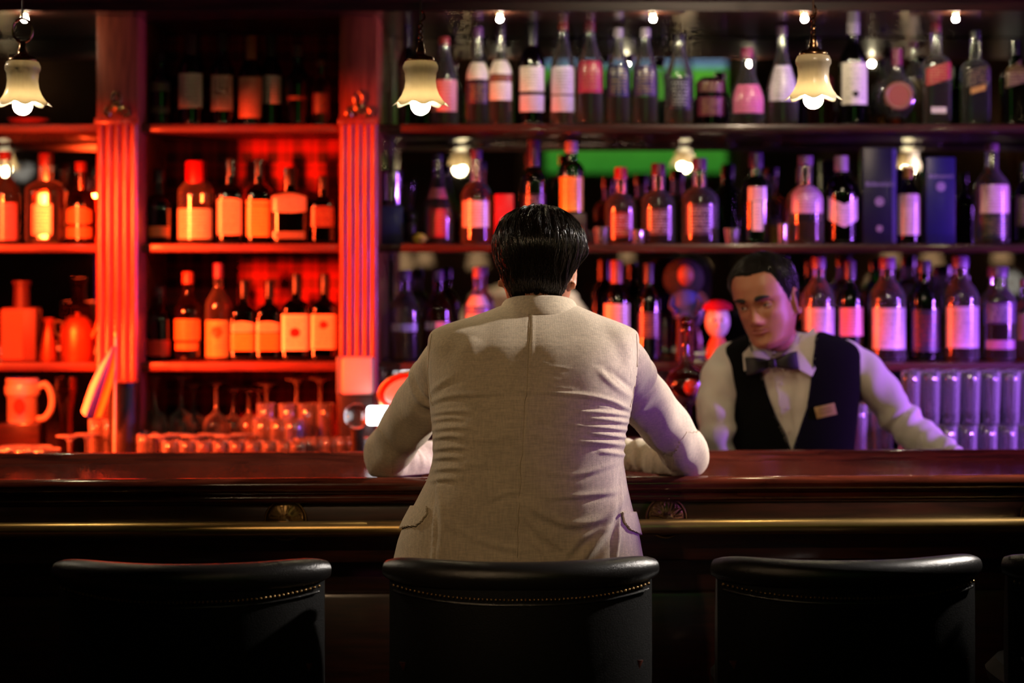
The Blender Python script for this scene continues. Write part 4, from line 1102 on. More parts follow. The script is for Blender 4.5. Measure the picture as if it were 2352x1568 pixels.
# tall pale door frames and columns of the guest room
tanm = mat('tan_plaster', srgb(176, 148, 120), .7)
greym = mat('grey_panel_paint', srgb(96, 88, 82), .7)
for k, (p0, p1, nm) in enumerate(((1690, 1722, 'tan column right of the television'), (1886, 1924, 'tan column beside the grey panel'), (1190, 1236, 'tan column left of the television'), (560, 660, 'tan column behind the left pilaster reflection'))):
    y = WF + .12
    r = thing('wall_column', nm + ', in the mirror', 'column', (mirx((p0 + p1) / 2, y), WF, 0))
    hw_ = (p1 - p0) / 2 * (2 * MIRY - y) / F
    part('column_shaft', box(-hw_, hw_, .002, .12, .12, 3.0, .008), tanm, r)
    part('column_base', box(-hw_ - .02, hw_ + .02, .002, .14, 0, .12, .006), tanm, r)
    part('column_cap', box(-hw_ - .02, hw_ + .02, .002, .14, 3.0, 3.19, .006), tanm, r)
y = WF + .03
r = thing('wall_panel', 'grey painted wall panel between two columns, in the mirror', 'panel', (mirx(1804, y), WF, 0))
part('panel_board', box(-.22, .22, .002, .03, .3, 2.6, .006), greym, r)
part('panel_inset', box(-.16, .16, .03, .036, .5, 2.3, .004), mat('grey_inset', srgb(70, 64, 62), .7), r)
# fabric wall lamps (warm blobs in the low mirror strip)
shade_m = emis('fabric_shade_glow', (.85, .50, .24), .42)
for k, (px, py, sz) in enumerate(((925, 600, .15), (975, 590, .12), (1096, 596, .14), (1440, 585, .10), (2046, 590, .13), (2008, 650, .12), (2300, 585, .13), (2140, 600, .16), (1620, 610, .06))):
    y = WF + .22
    r = thing('wall_lamp', f'dim fabric wall lamp in the mirror, {ORD[k]} of nine', 'lamp', (mirx(px, y), WF, mirz(py, y)), 0, 'dim fabric wall lamps in the mirror')
    part('lamp_shade', mov(lathe([(sz * .5, -sz * .45), (sz * .42, sz * .1), (sz * .28, sz * .45)], 22, 2, 1, 1, False, False), (0, .22, 0)), shade_m, r)
    part('wall_bracket', tube(spline([(0, .003, -.10), (0, .12, -.14), (0, .22, -.05), (0, .22, .0)], 14), .008, 8), M['old_brass'], r)
# candle sconces high on the walls
fl_m = emis('candle_bulb', (1.0, .72, .32), 26.0)
for k, (px, py) in enumerate(((2110, 66), (2330, 300), (40, 176), (1580, 66), (1052, 66))):
    y = WF + .30
    r = thing('candle_sconce', f'tall brass candle lamp in the mirror, {ORD[k]} of five', 'lamp', (mirx(px, y), y, mirz(py, y)), 0, 'candle lamps in the mirror')
    part('flame_bulb', lathe([(.001, .05), (.008, .035), (.018, .005), (.014, -.015), (.001, -.02)], 14), fl_m, r)
    part('candle_stem', tube([(0, 0, -.02), (0, 0, -.55)], .022, 12), mat('sconce_orange', srgb(170, 96, 56), .4, .5), r)
    part('sconce_plate', box(-.04, .04, -.30, -.02, -.60, -.55, .004), M['old_brass'], r)
y = WF + .04
r = thing('exit_lamp', 'small glowing amber sign lamp high on the wall in mirror', 'sign', (mirx(2038, y), WF, mirz(62, y)))
part('lamp_box', box(-.085, .085, .003, .04, -.04, .04, .01), M['black'], r)
part('lamp_face', box(-.078, .078, .04, .044, -.032, .032, .004), emis('amber_face', (1.0, .55, .05), .9), r)
# white ring lamps
for k, (px, py) in enumerate(((2322, 650), (50, 388))):
    y = WF + .05
    t = np.linspace(0, 2 * PI, 33)
    r = thing('ring_ornament', f'white ring ornament in the mirror at the {["right", "left"][k]} edge', 'ornament', (mirx(px, y), WF + .05, mirz(py, y)))
    part('ring', tube(np.stack([.05 * np.cos(t), 0 * t, .05 * np.sin(t)], 1), .022, 12, False), emis('ring_white', (.8, .76, .66), .55), r)
    part('ring_hanger', tube([(0, 0, .05), (0, -.04, .08)], .004, 8), M['old_brass'], r)
# ceiling beams and spots of the guest room
for k, y in enumerate((-.6, .5, 2.0)):
    o = part('ceiling_beam', box(-RX, RX, y - .09, y + .09, 3.02, 3.199, .01), M['dark_wood']); o['kind'] = 'structure'; o.name = f'trim_{k + 1}'
for k, c_ in enumerate(CEIL):
    lc, tg = Vector(c_[0]), Vector(c_[1])
    r = thing('ceiling_spot', f'black ceiling spot lamp above the bar room, {ORD[k]} of four', 'lamp', (lc.x, lc.y, 3.2), 0, 'ceiling spot lamps')
    part('spot_plate', lathe([(.001, 0), (.05, 0), (.05, -.012), (.001, -.012)], 20), M['black'], r)
    part('spot_arm', tube([(0, 0, -.012), (0, 0, lc.z - 3.2 + .07)], .01, 10), M['black'], r)
    q = (tg - lc).to_track_quat('Z', 'Y').to_euler()
    can = rot(lathe([(.001, -.075), (.05, -.075), (.058, -.06), (.062, .03), (.060, .03), (.056, -.055), (.001, -.058)], 24, 2, 1, 1, False, False), q.x, q.y, q.z)
    part('spot_can', mov(can, (0, 0, lc.z - 3.2)), M['black'], r)
# ------------------------------------------------------------------ bar stools
def stool_parts(r):
    W2 = .262
    def yb(x): return -.27 + .095 * (abs(x) / W2) ** 2.2
    xs = np.linspace(-W2, W2, 41)
    # padded top roll
    path = [(x, yb(x), .99 + .004 * (abs(x) / W2) ** 3) for x in xs]
    rad = [.030 * min(1, (1 - (abs(x) / (W2 + .012)) ** 9) ** .5) for x in xs]
    back = r
    part('top_roll', tube(path, rad, 20), M['leather'], back)
    # back pad, curved sheet
    rings = []
    for x in xs:
        y = yb(x)
        e = (abs(x) / W2)
        top = .985 - .006 * e
        bot = .66 + .05 * e ** 4
        sec = []
        zz = np.linspace(bot, top, 10)
        th = .019 * (1 - .6 * e ** 8)
        bulge = np.sin(np.linspace(0, PI, 10)) * .012
        for z, bu in zip(zz, bulge): sec.append((x * .985, y - th - bu * .4, z))
        for z, bu in zip(zz[::-1], bulge[::-1]): sec.append((x * .985, y + th + bu, z))
        rings.append(sec)
    part('back_pad', loft(rings), M['leather_shaded'], back)
    # nail-head trim and piping under the roll
    nails = []; pip = []
    def zn(x): return .950 - .0 + .018 * (abs(x) / W2) ** 3
    for x in np.linspace(-W2 * .95, W2 * .95, 62):
        nails.append(ball((x, yb(x) - .0215 + .006 * (abs(x) / W2) ** 8, zn(x)), .0034, 8, 5))
    for x in xs[1:-1]: pip.append((x, yb(x) - .020 + .006 * (abs(x) / W2) ** 8, zn(x) - .010))
    part('nailhead_trim', cat(*nails), M['old_brass'], back, kind='stuff')
    part('piping', tube(pip, .003, 8), M['leather'], back)
    part('seat', mov(lathe([(.001, .70), (.20, .70), (.225, .715), (.23, .735), (.21, .758), (.12, .766), (.001, .768)], 36, 3.2, 1, .95), (0, .0, 0)), M['leather'], r)
    part('seat_frame', mov(lathe([(.001, .655), (.20, .655), (.205, .66), (.205, .70), (.001, .70)], 32, 3.2, 1, .95), (0, 0, 0)), M['dark_wood'], r)
    for sx in (-1, 1):
        for sy in (-1, 1):
            part('leg', tube([(sx * .16, sy * .15, .66), (sx * .19, sy * .18, .33), (sx * .205, sy * .195, 0)], [.022, .019, .015], 12), M['dark_wood'], r)
        part('back_post', tube([(sx * .19, -.17, .66), (sx * .21, -.20, .74), (sx * .225, -.205, .82)], .014, 10), M['dark_wood'], r)
    t = [(-.186, -.176, .3), (.186, -.176, .3), (.186, .176, .3), (-.186, .176, .3), (-.186, -.176, .3)]
    part('foot_rail', tube(t, .009, 10), M['old_brass'], r)
SY = 4.12
st = thing('bar_stool', 'black leather bar stool on which the man sits', 'bar stool', (X(1188, 3.87), SY, 0), BYAW, 'black leather bar stools')
stool_parts(st)
clone(st, (X(428, 3.87), SY - .025, 0), BYAW - .02, 'empty black leather bar stool left of the seated man')
clone(st, (X(1946, 3.87), SY + .02, 0), BYAW + .03, 'empty black leather bar stool right of the seated man')
clone(st, (X(2630, 3.9), SY + .045, 0), BYAW, 'black leather bar stool cut off by the right edge')

# ------------------------------------------------------------------ people
M['skin'] = mat('skin', srgb(184, 122, 94), .45, 0, .4, sss=.22)
def linen():
    m = mat('beige_linen', srgb(222, 203, 176), .85, sheen=.15)
    nt = m.node_tree; N, L = nt.nodes, nt.links; b = N['Principled BSDF']
    tc = N.new('ShaderNodeTexCoord')
    w1 = N.new('ShaderNodeTexWave'); w1.wave_type = 'BANDS'; w1.bands_direction = 'X'; w1.inputs['Scale'].default_value = 260; w1.inputs['Distortion'].default_value = 1.5
    w2 = N.new('ShaderNodeTexWave'); w2.wave_type = 'BANDS'; w2.bands_direction = 'Z'; w2.inputs['Scale'].default_value = 260; w2.inputs['Distortion'].default_value = 1.5
    nz = N.new('ShaderNodeTexNoise'); nz.inputs['Scale'].default_value = 40; nz.inputs['Detail'].default_value = 5
    a = N.new('ShaderNodeMath'); a.operation = 'ADD'; a2 = N.new('ShaderNodeMath'); a2.operation = 'MULTIPLY_ADD'; a2.inputs[1].default_value = 3.0
    for w_ in (w1, w2): L.new(tc.outputs['Object'], w_.inputs['Vector'])
    L.new(tc.outputs['Object'], nz.inputs['Vector'])
    L.new(w1.outputs['Fac'], a.inputs[0]); L.new(w2.outputs['Fac'], a.inputs[1]); L.new(nz.outputs['Fac'], a2.inputs[0]); L.new(a.outputs[0], a2.inputs[2])
    # slubs in the yarn
    mp = N.new('ShaderNodeMapping'); mp.inputs['Scale'].default_value = (260, 260, 40)
    n3 = N.new('ShaderNodeTexNoise'); n3.inputs['Scale'].default_value = 1.0; n3.inputs['Detail'].default_value = 2
    L.new(tc.outputs['Object'], mp.inputs[0]); L.new(mp.outputs[0], n3.inputs['Vector'])
    mp2 = N.new('ShaderNodeMapping'); mp2.inputs['Scale'].default_value = (40, 260, 300)
    n4 = N.new('ShaderNodeTexNoise'); n4.inputs['Scale'].default_value = 1.0; n4.inputs['Detail'].default_value = 2
    L.new(tc.outputs['Object'], mp2.inputs[0]); L.new(mp2.outputs[0], n4.inputs['Vector'])
    am = N.new('ShaderNodeMath'); am.operation = 'ADD'; L.new(n3.outputs['Fac'], am.inputs[0]); L.new(n4.outputs['Fac'], am.inputs[1])
    mr = N.new('ShaderNodeMapRange'); mr.inputs[1].default_value = .7; mr.inputs[2].default_value = 1.3; mr.inputs[3].default_value = .80; mr.inputs[4].default_value = 1.08
    L.new(am.outputs[0], mr.inputs[0])
    src = b.inputs['Base Color'].links[0].from_socket
    vm_ = N.new('ShaderNodeVectorMath'); vm_.operation = 'SCALE'
    L.new(src, vm_.inputs[0]); L.new(mr.outputs[0], vm_.inputs['Scale']); L.new(vm_.outputs[0], b.inputs['Base Color'])
    bp = N.new('ShaderNodeBump'); bp.inputs['Strength'].default_value = .35; bp.inputs['Distance'].default_value = .0014
    L.new(a2.outputs[0], bp.inputs['Height']); L.new(bp.outputs[0], b.inputs['Normal'])
    return m
M['linen'] = linen()
M['seam'] = mat('linen_thread', srgb(196, 178, 150), .8)
def hair_mat():
    m, nt, N, L = newmat('dark_brown_hair')
    b = N['Principled BSDF']; b.inputs['Base Color'].default_value = (.016, .010, .007, 1); b.inputs['Roughness'].default_value = .24
    b.inputs['Specular IOR Level'].default_value = 1.0
    return m
M['hair'] = hair_mat()
M['haircap'] = mat('hair_underlayer', (.006, .0045, .004), .75, 0, .15)

def head_grid(nu=120, nv=96, wide=1.0):
    zk = [0, .008, .02, .045, .060, .075, .10, .118, .14, .17, .195, .213, .226, .233, .235]
    yf = [.055, .078, .087, .082, .085, .084, .086, .085, .093, .092, .080, .060, .036, .016, .002]
    yk = [.0, .012, .025, .048, .062, .075, .088, .095, .100, .098, .084, .064, .040, .018, .002]
    wk = [.020, .037, .050, .060, .0645, .067, .069, .072, .0745, .0750, .068, .053, .034, .016, .002]
    v = np.linspace(0, 1, nv)
    z = .1175 * (1 - np.cos(PI * v))
    ip = lambda k: np.interp(z, zk, k)
    def sm(a):
        for _ in range(3): a[1:-1] = .25 * a[:-2] + .5 * a[1:-1] + .25 * a[2:]
        return a
    f, b, w_ = sm(ip(yf)), sm(ip(yk)), sm(ip(wk)) * wide
    ph = np.arange(nu) * 2 * PI / nu
    c, s = np.cos(ph), np.sin(ph)
    G = np.zeros((nv, nu, 3))
    e = 2 / 2.25
    cs, ss = np.sign(c) * np.abs(c) ** e, np.sign(s) * np.abs(s) ** e
    for i in range(nv):
        yy = np.where(c > 0, -f[i] * cs, -b[i] * cs)
        G[i] = np.stack([w_[i] * ss, yy, np.full(nu, z[i])], 1)
    x, zz = G[..., 0], G[..., 2]
    fr = np.clip(np.broadcast_to(c, x.shape), 0, 1) ** .8
    g = lambda cx, cz, sx, sz: np.exp(-((x - cx) / sx) ** 2 - ((zz - cz) / sz) ** 2)
    d = np.zeros_like(x)
    nz_h = np.interp(zz, [.066, .073, .082, .10, .122, .136, .15], [0, .015, .027, .016, .006, .003, 0])
    d += nz_h * np.exp(-(x / np.interp(zz, [.07, .085, .11], [.013, .0125, .009])) ** 2)
    for sgn in (-1, 1):
        d += .008 * g(sgn * .0135, .077, .007, .007)          # nostril wings
        d -= .0120 * g(sgn * .032, .119, .0155, .0105)        # eye sockets
        d += .0055 * g(sgn * .034, .137, .022, .0065)         # brow ridge
        d += .0045 * g(sgn * .046, .095, .017, .014)          # cheekbones
        d -= .0030 * g(sgn * .044, .060, .014, .018)
    d += .0050 * g(0, .0600, .019, .0042) + .0058 * g(0, .0505, .016, .0045)   # lips
    d -= .0035 * g(0, .0553, .020, .0016)
    d -= .0035 * g(0, .040, .018, .005) + -.0050 * g(0, .021, .016, .011)      # mentolabial fold, chin
    G[..., 1] -= d * fr
    return G
def grid_geo(G, cap=True):
    return loft(G, cap, cap)
def ear_geo(sgn):
    """C shaped ear with rim and lobe, outside +-x"""
    t = np.linspace(-2.4, 2.2, 22)
    rim = [(0.004 + .010 * math.cos(a * .5) * .5, .014 * math.cos(a) * -1 + .004, .031 * math.sin(a) + .0) for a in t]
    pts = np.array([(sgn * (.0690 + p[0] + .30 * max(0, p[1])), p[1] + .008, .103 + p[2]) for p in rim])
    g1 = tube(pts, .0048, 10)
    # conch plate
    g2 = ball((sgn * .0695, .010, .104), .026, 16, 10, .28, .62, 1.05)
    g3 = ball((sgn * .0695, .004, .078), .010, 12, 8, .5, .8, 1.0)
    return cat(g1, g2, g3)
def xform(g, R, c, s=1.0):
    return (np.asarray(g[0]) - np.array([0, 0, .118])) * s @ R.T + np.array(c), g[1]
def Rm(yaw, pitch, roll):
    return np.array((Matrix.Rotation(math.radians(roll), 3, 'Y') @ Matrix.Rotation(math.radians(yaw), 3, 'Z') @ Matrix.Rotation(math.radians(pitch), 3, 'X')))
def normals(G):
    du = np.roll(G, -1, 1) - np.roll(G, 1, 1); dv = np.gradient(G, axis=0)
    n = np.cross(du, dv); n /= np.linalg.norm(n, axis=2)[..., None] + 1e-12
    cen = G.mean((0, 1)); flip = np.sign(((G - cen) * n).sum(2)); flip[flip == 0] = 1
    return n * flip[..., None]
def sstep(a, b, x):
    t = np.clip((x - a) / (b - a), 0, 1); return t * t * (3 - 2 * t)
def hair(G, thick, nstr, length, R, c, s, parent, lift=.0015, rad=.0007, seed=1, sweep=0.0):
    """underlayer cap and combed strands over a head grid; thick(phi,z) gives hair depth, 0 where bare"""
    nv, nu, _ = G.shape
    N_ = normals(G)
    ph = np.arange(nu) * 2 * PI / nu
    T = thick(np.broadcast_to(ph, (nv, nu)), G[..., 2])
    V = G + N_ * T[..., None]
    fs = []
    for i in range(nv - 1):
        for j in range(nu):
            j2 = (j + 1) % nu
            if max(T[i, j], T[i, j2], T[i + 1, j], T[i + 1, j2]) > .0004:
                fs.append((i * nu + j, i * nu + j2, (i + 1) * nu + j2, (i + 1) * nu + j))
    used = sorted({k for f in fs for k in f}); mp = {k: n for n, k in enumerate(used)}
    vv = V.reshape(-1, 3)[used] - 0
    part('hair_cap', xform((vv, [tuple(mp[k] for k in f) for f in fs]), R, c, s), M['haircap'], parent)
    r_ = np.random.default_rng(seed)
    gs_v, gs_f, off = [], [], 0
    # root sampling by area
    ar = np.linalg.norm(np.cross(np.roll(G, -1, 1) - G, np.gradient(G, axis=0)), axis=2) * (T > .0012)
    pr = ar.ravel() / ar.sum()
    idx = r_.choice(nv * nu, nstr, p=pr)
    K = 8
    tri = np.array([(math.cos(a), math.sin(a)) for a in (0, 2.1, 4.2)])
    for q in idx:
        i, j = divmod(q, nu)
        vi = i + r_.random(); uj = j + r_.random()
        ln = length * (.6 + .8 * r_.random()) * min(1.0, .25 + T[i, j] / .010)
        step = ln / (K - 1)
        pts = []
        lf = lift * r_.random() ** 1.5 * (1 + .8 * math.sin(uj * .9) * math.sin(vi * .35))
        drift = r_.normal(0, .6) + sweep
        for k in range(K):
            i0 = int(np.clip(vi, 0, nv - 2)); fv = np.clip(vi - i0, 0, 1)
            j0 = int(uj) % nu; fu = uj - math.floor(uj); j1 = (j0 + 1) % nu
            bl = lambda A: (A[i0, j0] * (1 - fu) + A[i0, j1] * fu) * (1 - fv) + (A[i0 + 1, j0] * (1 - fu) + A[i0 + 1, j1] * fu) * fv
            p = bl(V) + bl(N_) * (lf + .0009 * math.sin(uj * 1.9 + vi * .15) * min(1, T[i, j] / .006))
            pts.append(p)
            rowd = np.linalg.norm(V[i0 + 1, j0] - V[i0, j0]) + 1e-6
            cold = np.linalg.norm(V[i0, j1] - V[i0, j0]) + 1e-6
            vi -= step / rowd
            uj += drift * step / max(cold, .0012) * .3
            if vi < 1 or T[int(np.clip(vi, 0, nv - 1)), int(uj) % nu] < .0009: break
        if len(pts) < 3: continue
        pts = np.array(pts); m_ = len(pts)
        tn = np.gradient(pts, axis=0); tn /= np.linalg.norm(tn, axis=1)[:, None] + 1e-9
        a_ = np.cross(tn, (0.3, .9, .2)); a_ /= np.linalg.norm(a_, axis=1)[:, None] + 1e-9
        b_ = np.cross(tn, a_)
        rr = rad * np.linspace(1, .35, m_)
        ring = pts[:, None] + rr[:, None, None] * (tri[None, :, :1] * a_[:, None] + tri[None, :, 1:] * b_[:, None])
        gs_v.append(ring.reshape(-1, 3))
        for k in range(m_ - 1):
            o_ = off + 3 * k
            gs_f += [(o_, o_ + 1, o_ + 4, o_ + 3), (o_ + 1, o_ + 2, o_ + 5, o_ + 4), (o_ + 2, o_, o_ + 3, o_ + 5)]
        off += 3 * m_
    part('hair_strands', xform((np.vstack(gs_v), gs_f), R, c, s), M['hair'], parent, sharp=None, kind='stuff')
def hand_geo(w, dirv, upv, side, curl=.5, s=1.0):
    """palm with four fingers and a thumb; w wrist, dirv pointing to the fingers, upv = back of the hand"""
    d = np.array(dirv, float); d /= np.linalg.norm(d)
    u = np.array(upv, float); u -= d * u.dot(d); u /= np.linalg.norm(u)
    l = np.cross(u, d) * side            # towards the thumb
    w = np.array(w, float)
    gs = []
    rings = []
    for t, hwid, ht in ((-.02, .026, .021), (.0, .027, .020), (.03, .034, .018), (.06, .041, .017), (.085, .042, .015), (.095, .036, .010)):
        a = np.arange(14) * 2 * PI / 14
        rings.append(w + d * t * s + np.outer(np.cos(a), l) * hwid * s + np.outer(np.sin(a), u) * ht * s)
    gs.append(loft(rings))
    for k, (off, ln) in enumerate(((.030, .070), (.010, .078), (-.011, .072), (-.031, .056))):
        p = w + d * .082 * s + l * off * s
        pts = [p]; ang = .1
        dd = d.copy()
        for seg, fr in enumerate((.45, .32, .25)):
            ang = curl * (.5 + .45 * seg)
            dd = d * math.cos(ang) - u * math.sin(ang)
            p = p + dd * ln * fr * s; pts.append(p)
        gs.append(tube(spline(pts, 10), np.linspace(.0098, .0074, 10) * s, 10))
    p = w + d * .022 * s + l * .026 * s
    th = [p, p + (d * .5 + l * .8 - u * .2) * .032 * s, p + (d * .9 + l * .85 - u * .35) * .056 * s, p + (d * 1.35 + l * .7 - u * .5) * .068 * s]
    gs.append(tube(spline(th, 10), np.linspace(.0135, .0085, 10) * s, 10))
    return cat(*gs)
def inpoly(px, py, poly):
    ins = np.zeros(px.shape, bool); n = len(poly)
    for i in range(n):
        x0, y0 = poly[i]; x1, y1 = poly[(i + 1) % n]
        cnd = ((y0 > py) != (y1 > py)) & (px < (x1 - x0) * (py - y0) / ((y1 - y0) + 1e-9) + x0)
        ins ^= cnd
    return ins
def toph(V):
    return 1176 + V[..., 0] * F / V[..., 1], HOR - (V[..., 2] - ZC) * F / V[..., 1]
def sub_patch(G, mask_fn, off, thick=.0012):
    """a sewn-on piece following a sleeve or jacket grid"""
    N_ = normals(G); px, py = toph(G)
    m = mask_fn(G, px, py, N_)
    nv, nu, _ = G.shape
    fs = []
    for i in range(nv - 1):
        for j in range(nu):
            j2 = (j + 1) % nu
            if m[i, j] and m[i, j2] and m[i + 1, j] and m[i + 1, j2]:
                fs.append((i * nu + j, i * nu + j2, (i + 1) * nu + j2, (i + 1) * nu + j))
    used = sorted({k for f in fs for k in f}); mp = {k: n for n, k in enumerate(used)}
    a = (G + N_ * off).reshape(-1, 3)[used]; b = (G + N_ * (off - thick - .002)).reshape(-1, 3)[used]
    f2 = [tuple(mp[k] for k in f) for f in fs]
    n = len(used)
    from collections import Counter
    ed = Counter()
    for f in f2:
        for k in range(4): ed[tuple(sorted((f[k], f[(k + 1) % 4])))] += 1
    side = [(e[0], e[1], e[1] + n, e[0] + n) for e, c_ in ed.items() if c_ == 1]
    return np.vstack([a, b]), f2 + [tuple(k + n for k in f[::-1]) for f in f2] + side
def limb_grid(pts, rad, nl=90, nu=72, wr=None, flat=1.0):
    p = spline(pts, nl); r = np.interp(np.linspace(0, 1, nl), np.linspace(0, 1, len(rad)), rad)
    for _ in range(4): r[1:-1] = .25 * r[:-2] + .5 * r[1:-1] + .25 * r[2:]
    v, f = tube(p, r, nu, False, flat)
    G = v.reshape(nl, nu, 3)
    if wr is not None:
        s = np.linspace(0, 1, nl)[:, None]; a = (np.arange(nu) * 2 * PI / nu)[None]
        G = G + (G - p[:, None]) / r[:, None, None] * wr(s, a)[..., None]
    return G

# ---- folds
def folds(px, py, lst):
    D = np.zeros_like(px)
    for pts, amp, wid in lst:
        q = spline(np.array(pts, float), 26)
        seg = q[1:] - q[:-1]; L2 = (seg ** 2).sum(1)
        best = np.full(px.shape, 1e9); sg = np.zeros_like(px); tt = np.zeros_like(px)
        for k in range(len(seg)):
            dx, dy = px - q[k, 0], py - q[k, 1]
            t = np.clip((dx * seg[k, 0] + dy * seg[k, 1]) / (L2[k] + 1e-9), 0, 1)
            ex, ey = dx - t * seg[k, 0], dy - t * seg[k, 1]
            dist = np.hypot(ex, ey)
            up = dist < best
            best = np.where(up, dist, best)
            sg = np.where(up, np.sign(seg[k, 0] * ey - seg[k, 1] * ex), sg)
            tt = np.where(up, (k + t) / len(seg), tt)
        s = best * sg
        env = np.sin(np.clip(tt, .04, .96) * PI) ** .6
        D += amp * env * (np.exp(-(s / wid) ** 2) - .8 * np.exp(-((s - 1.5 * wid) / wid) ** 2))
    return D

# ================================================================== seated man
man = thing('person', 'man in a beige linen jacket seated at the bar, seen from behind', 'person', (X(1190, 4.15), 4.18, 0))
mo = np.array(man.location)
def mpart(name, g, m, parent=man, **k):
    if not isinstance(g, bpy.types.Mesh): g = (np.asarray(g[0]) - mo, g[1])
    return part(name, g, m, parent, **k)
HM = np.array(P(1238, 612, 4.34)); RM = Rm(180 - 9, 14, 1.5); SM_ = 1.03
hg = head_grid(120, 96, 1.04)
# head pitch for a face looking away: R is built facing the camera, then turned
bodyg = [xform(grid_geo(hg), RM, HM, SM_), xform(ear_geo(1), RM, HM, SM_), xform(ear_geo(-1), RM, HM, SM_)]
nb = np.array(P(1238, 742, 4.30))
bodyg.append(tube(spline([nb - (0, .02, .04), nb, HM + (0, -.012, -.05), HM + (0, .0, -.01)], 16), [.074, .070, .066, .062, .060] + [.058] * 11, 24))
bodyg.append(tube(spline([P(1190, 1480, 4.25), P(1200, 1250, 4.24), P(1210, 1000, 4.24), P(1225, 830, 4.29), P(1236, 740, 4.31)], 20), np.interp(np.linspace(0, 1, 20), [0, .4, .8, 1], [.13, .12, .12, .06]), 24, True, 1.2, (0, 1, 0)))
ELB = [np.array(P(890, 1048, 4.62)), np.array(P(1575, 1048, 4.64))]
SHO = [np.array(P(1030, 842, 4.33)), np.array(P(1424, 842, 4.33))]
WRI = [np.array((X(1110, 4.8), 4.80, BZ + .045)), np.array((X(1330, 4.8), 4.79, BZ + .045))]
ARM = [[SHO[0] + (.03, 0, .02), SHO[0], np.array(P(1003, 886, 4.40)), np.array(P(950, 953, 4.49)), np.array(P(916, 1002, 4.56)), ELB[0] + (0, 0, -.002), np.array(P(930, 1066, 4.66)), np.array(P(985, 1056, 4.71)), np.array(P(1050, 1054, 4.76)), WRI[0]],
       [SHO[1] + (-.03, 0, .02), SHO[1], np.array(P(1446, 880, 4.40)), np.array(P(1500, 945, 4.49)), np.array(P(1550, 1006, 4.57)), ELB[1] + (0, 0, -.002), np.array(P(1535, 1062, 4.68)), np.array(P(1485, 1052, 4.72)), np.array(P(1420, 1050, 4.76)), WRI[1]]]
for k in (0, 1):
    sd = (-1, 1)[k]
    bodyg.append(tube(spline(ARM[k], 40), np.interp(np.linspace(0, 1, 40), [0, .3, .55, 1], [.045, .045, .036, .026]), 16))
    hd = np.array((-sd * .75, .45, .0))
    bodyg.append(hand_geo(WRI[k] + (-sd * .01, .005, -.012), hd, (0, 0, 1), -1 if k == 0 else 1, .42))
HIP = [np.array(P(1130, 1400, 4.22)), np.array(P(1250, 1400, 4.22))]
for k in (0, 1):
    hx = HIP[k][0]; hz = .84
    bodyg.append(tube(spline([(hx, 4.24, hz), (hx + (k - .5) * .10, 4.44, .835), (hx + (k - .5) * .16, 4.60, .80), (hx + (k - .5) * .14, 4.585, .55), (hx + (k - .5) * .12, 4.46, .36)], 24), np.interp(np.linspace(0, 1, 24), [0, .5, .6, 1], [.08, .058, .05, .035]), 16))
body = remesh('body', (lambda g: (np.asarray(g[0]) - mo, g[1]))(cat(*bodyg)), .0042, 3)
part('body', body, M['skin'], man, label='head, neck and hands of the seated man')
def th_m(ph, z):
    cb = -np.cos(ph)                                   # +1 at the back of the head
    line = np.interp(cb, [-1, -.75, -.45, -.12, .10, .32, .7, 1], [.186, .178, .165, .112, .128, .075, .030, .022])
    d = z - line
    t = sstep(0, .045, d)
    full = np.interp(z, [.02, .06, .09, .12, .15, .18, .235], [.0025, .0045, .008, .014, .018, .016, .010])
    return np.where(d > 0, .0006 + full * t, 0)
hair(hg, th_m, 8000, .042, RM, HM - mo, SM_, man, .0040, .00085, 3, .18)
# jacket back and front
rows = np.array([
 (1440, 900, 1482, 4.09, 4.40), (1285, 903, 1478, 4.10, 4.41), (1240, 914, 1471, 4.098, 4.405), (1200, 929, 1462, 4.094, 4.40), (1150, 956, 1449, 4.088, 4.40), (1100, 982, 1437, 4.082, 4.39),
 (1050, 995, 1431, 4.08, 4.38), (1000, 994, 1435, 4.082, 4.39), (950, 989, 1446, 4.088, 4.40), (900, 985, 1455, 4.098, 4.41), (850, 981, 1463, 4.112, 4.42),
 (800, 981, 1467, 4.135, 4.43), (775, 983, 1468, 4.155, 4.435), (760, 990, 1464, 4.17, 4.44), (750, 1008, 1448, 4.18, 4.44), (738, 1045, 1418, 4.193, 4.435), (725, 1088, 1382, 4.21, 4.43), (712, 1126, 1350, 4.228, 4.41), (702, 1150, 1328, 4.245, 4.39)])
NR, NU = 300, 380
pyv = np.interp(np.linspace(0, 1, NR), np.linspace(0, 1, 60), np.interp(np.linspace(0, 1, 60), [0, .86, 1], [1440, 790, 702]))
ro = rows[::-1]
col_ = lambda k: np.interp(pyv, ro[:, 0], ro[:, k])
def smo(a, it=10):
    a = a.copy()
    for _ in range(it): a[1:-1] = .25 * a[:-2] + .5 * a[1:-1] + .25 * a[2:]
    return a
lx, rx, yb_, yf_ = (smo(col_(k)) for k in (1, 2, 3, 4))
yb_ = smo(yb_, 500); yf_ = smo(yf_, 200)
dm = (yb_ + yf_) / 2
ang = np.arange(NU) * 2 * PI / NU
J = np.zeros((NR, NU, 3))
ca, sa = np.cos(ang), np.sin(ang)
for i in range(NR):
    a = (rx[i] - lx[i]) / 2 * dm[i] / F; cx = X((rx[i] + lx[i]) / 2, dm[i])
    bk = (yf_[i] - yb_[i]) / 2
    ex = np.interp(pyv[i], [702, 780, 900, 1285], [2.3, 2.9, 2.9, 2.6])
    k = (np.abs(ca) ** ex + np.abs(sa) ** ex) ** (-1 / ex)
    J[i] = np.stack([cx + a * k * ca, dm[i] + bk * k * sa, np.full(NU, Z(pyv[i], dm[i]))], 1)
Nj = normals(J)
px, py = toph(J)
backw = sstep(-.15, .25, -Nj[..., 1])
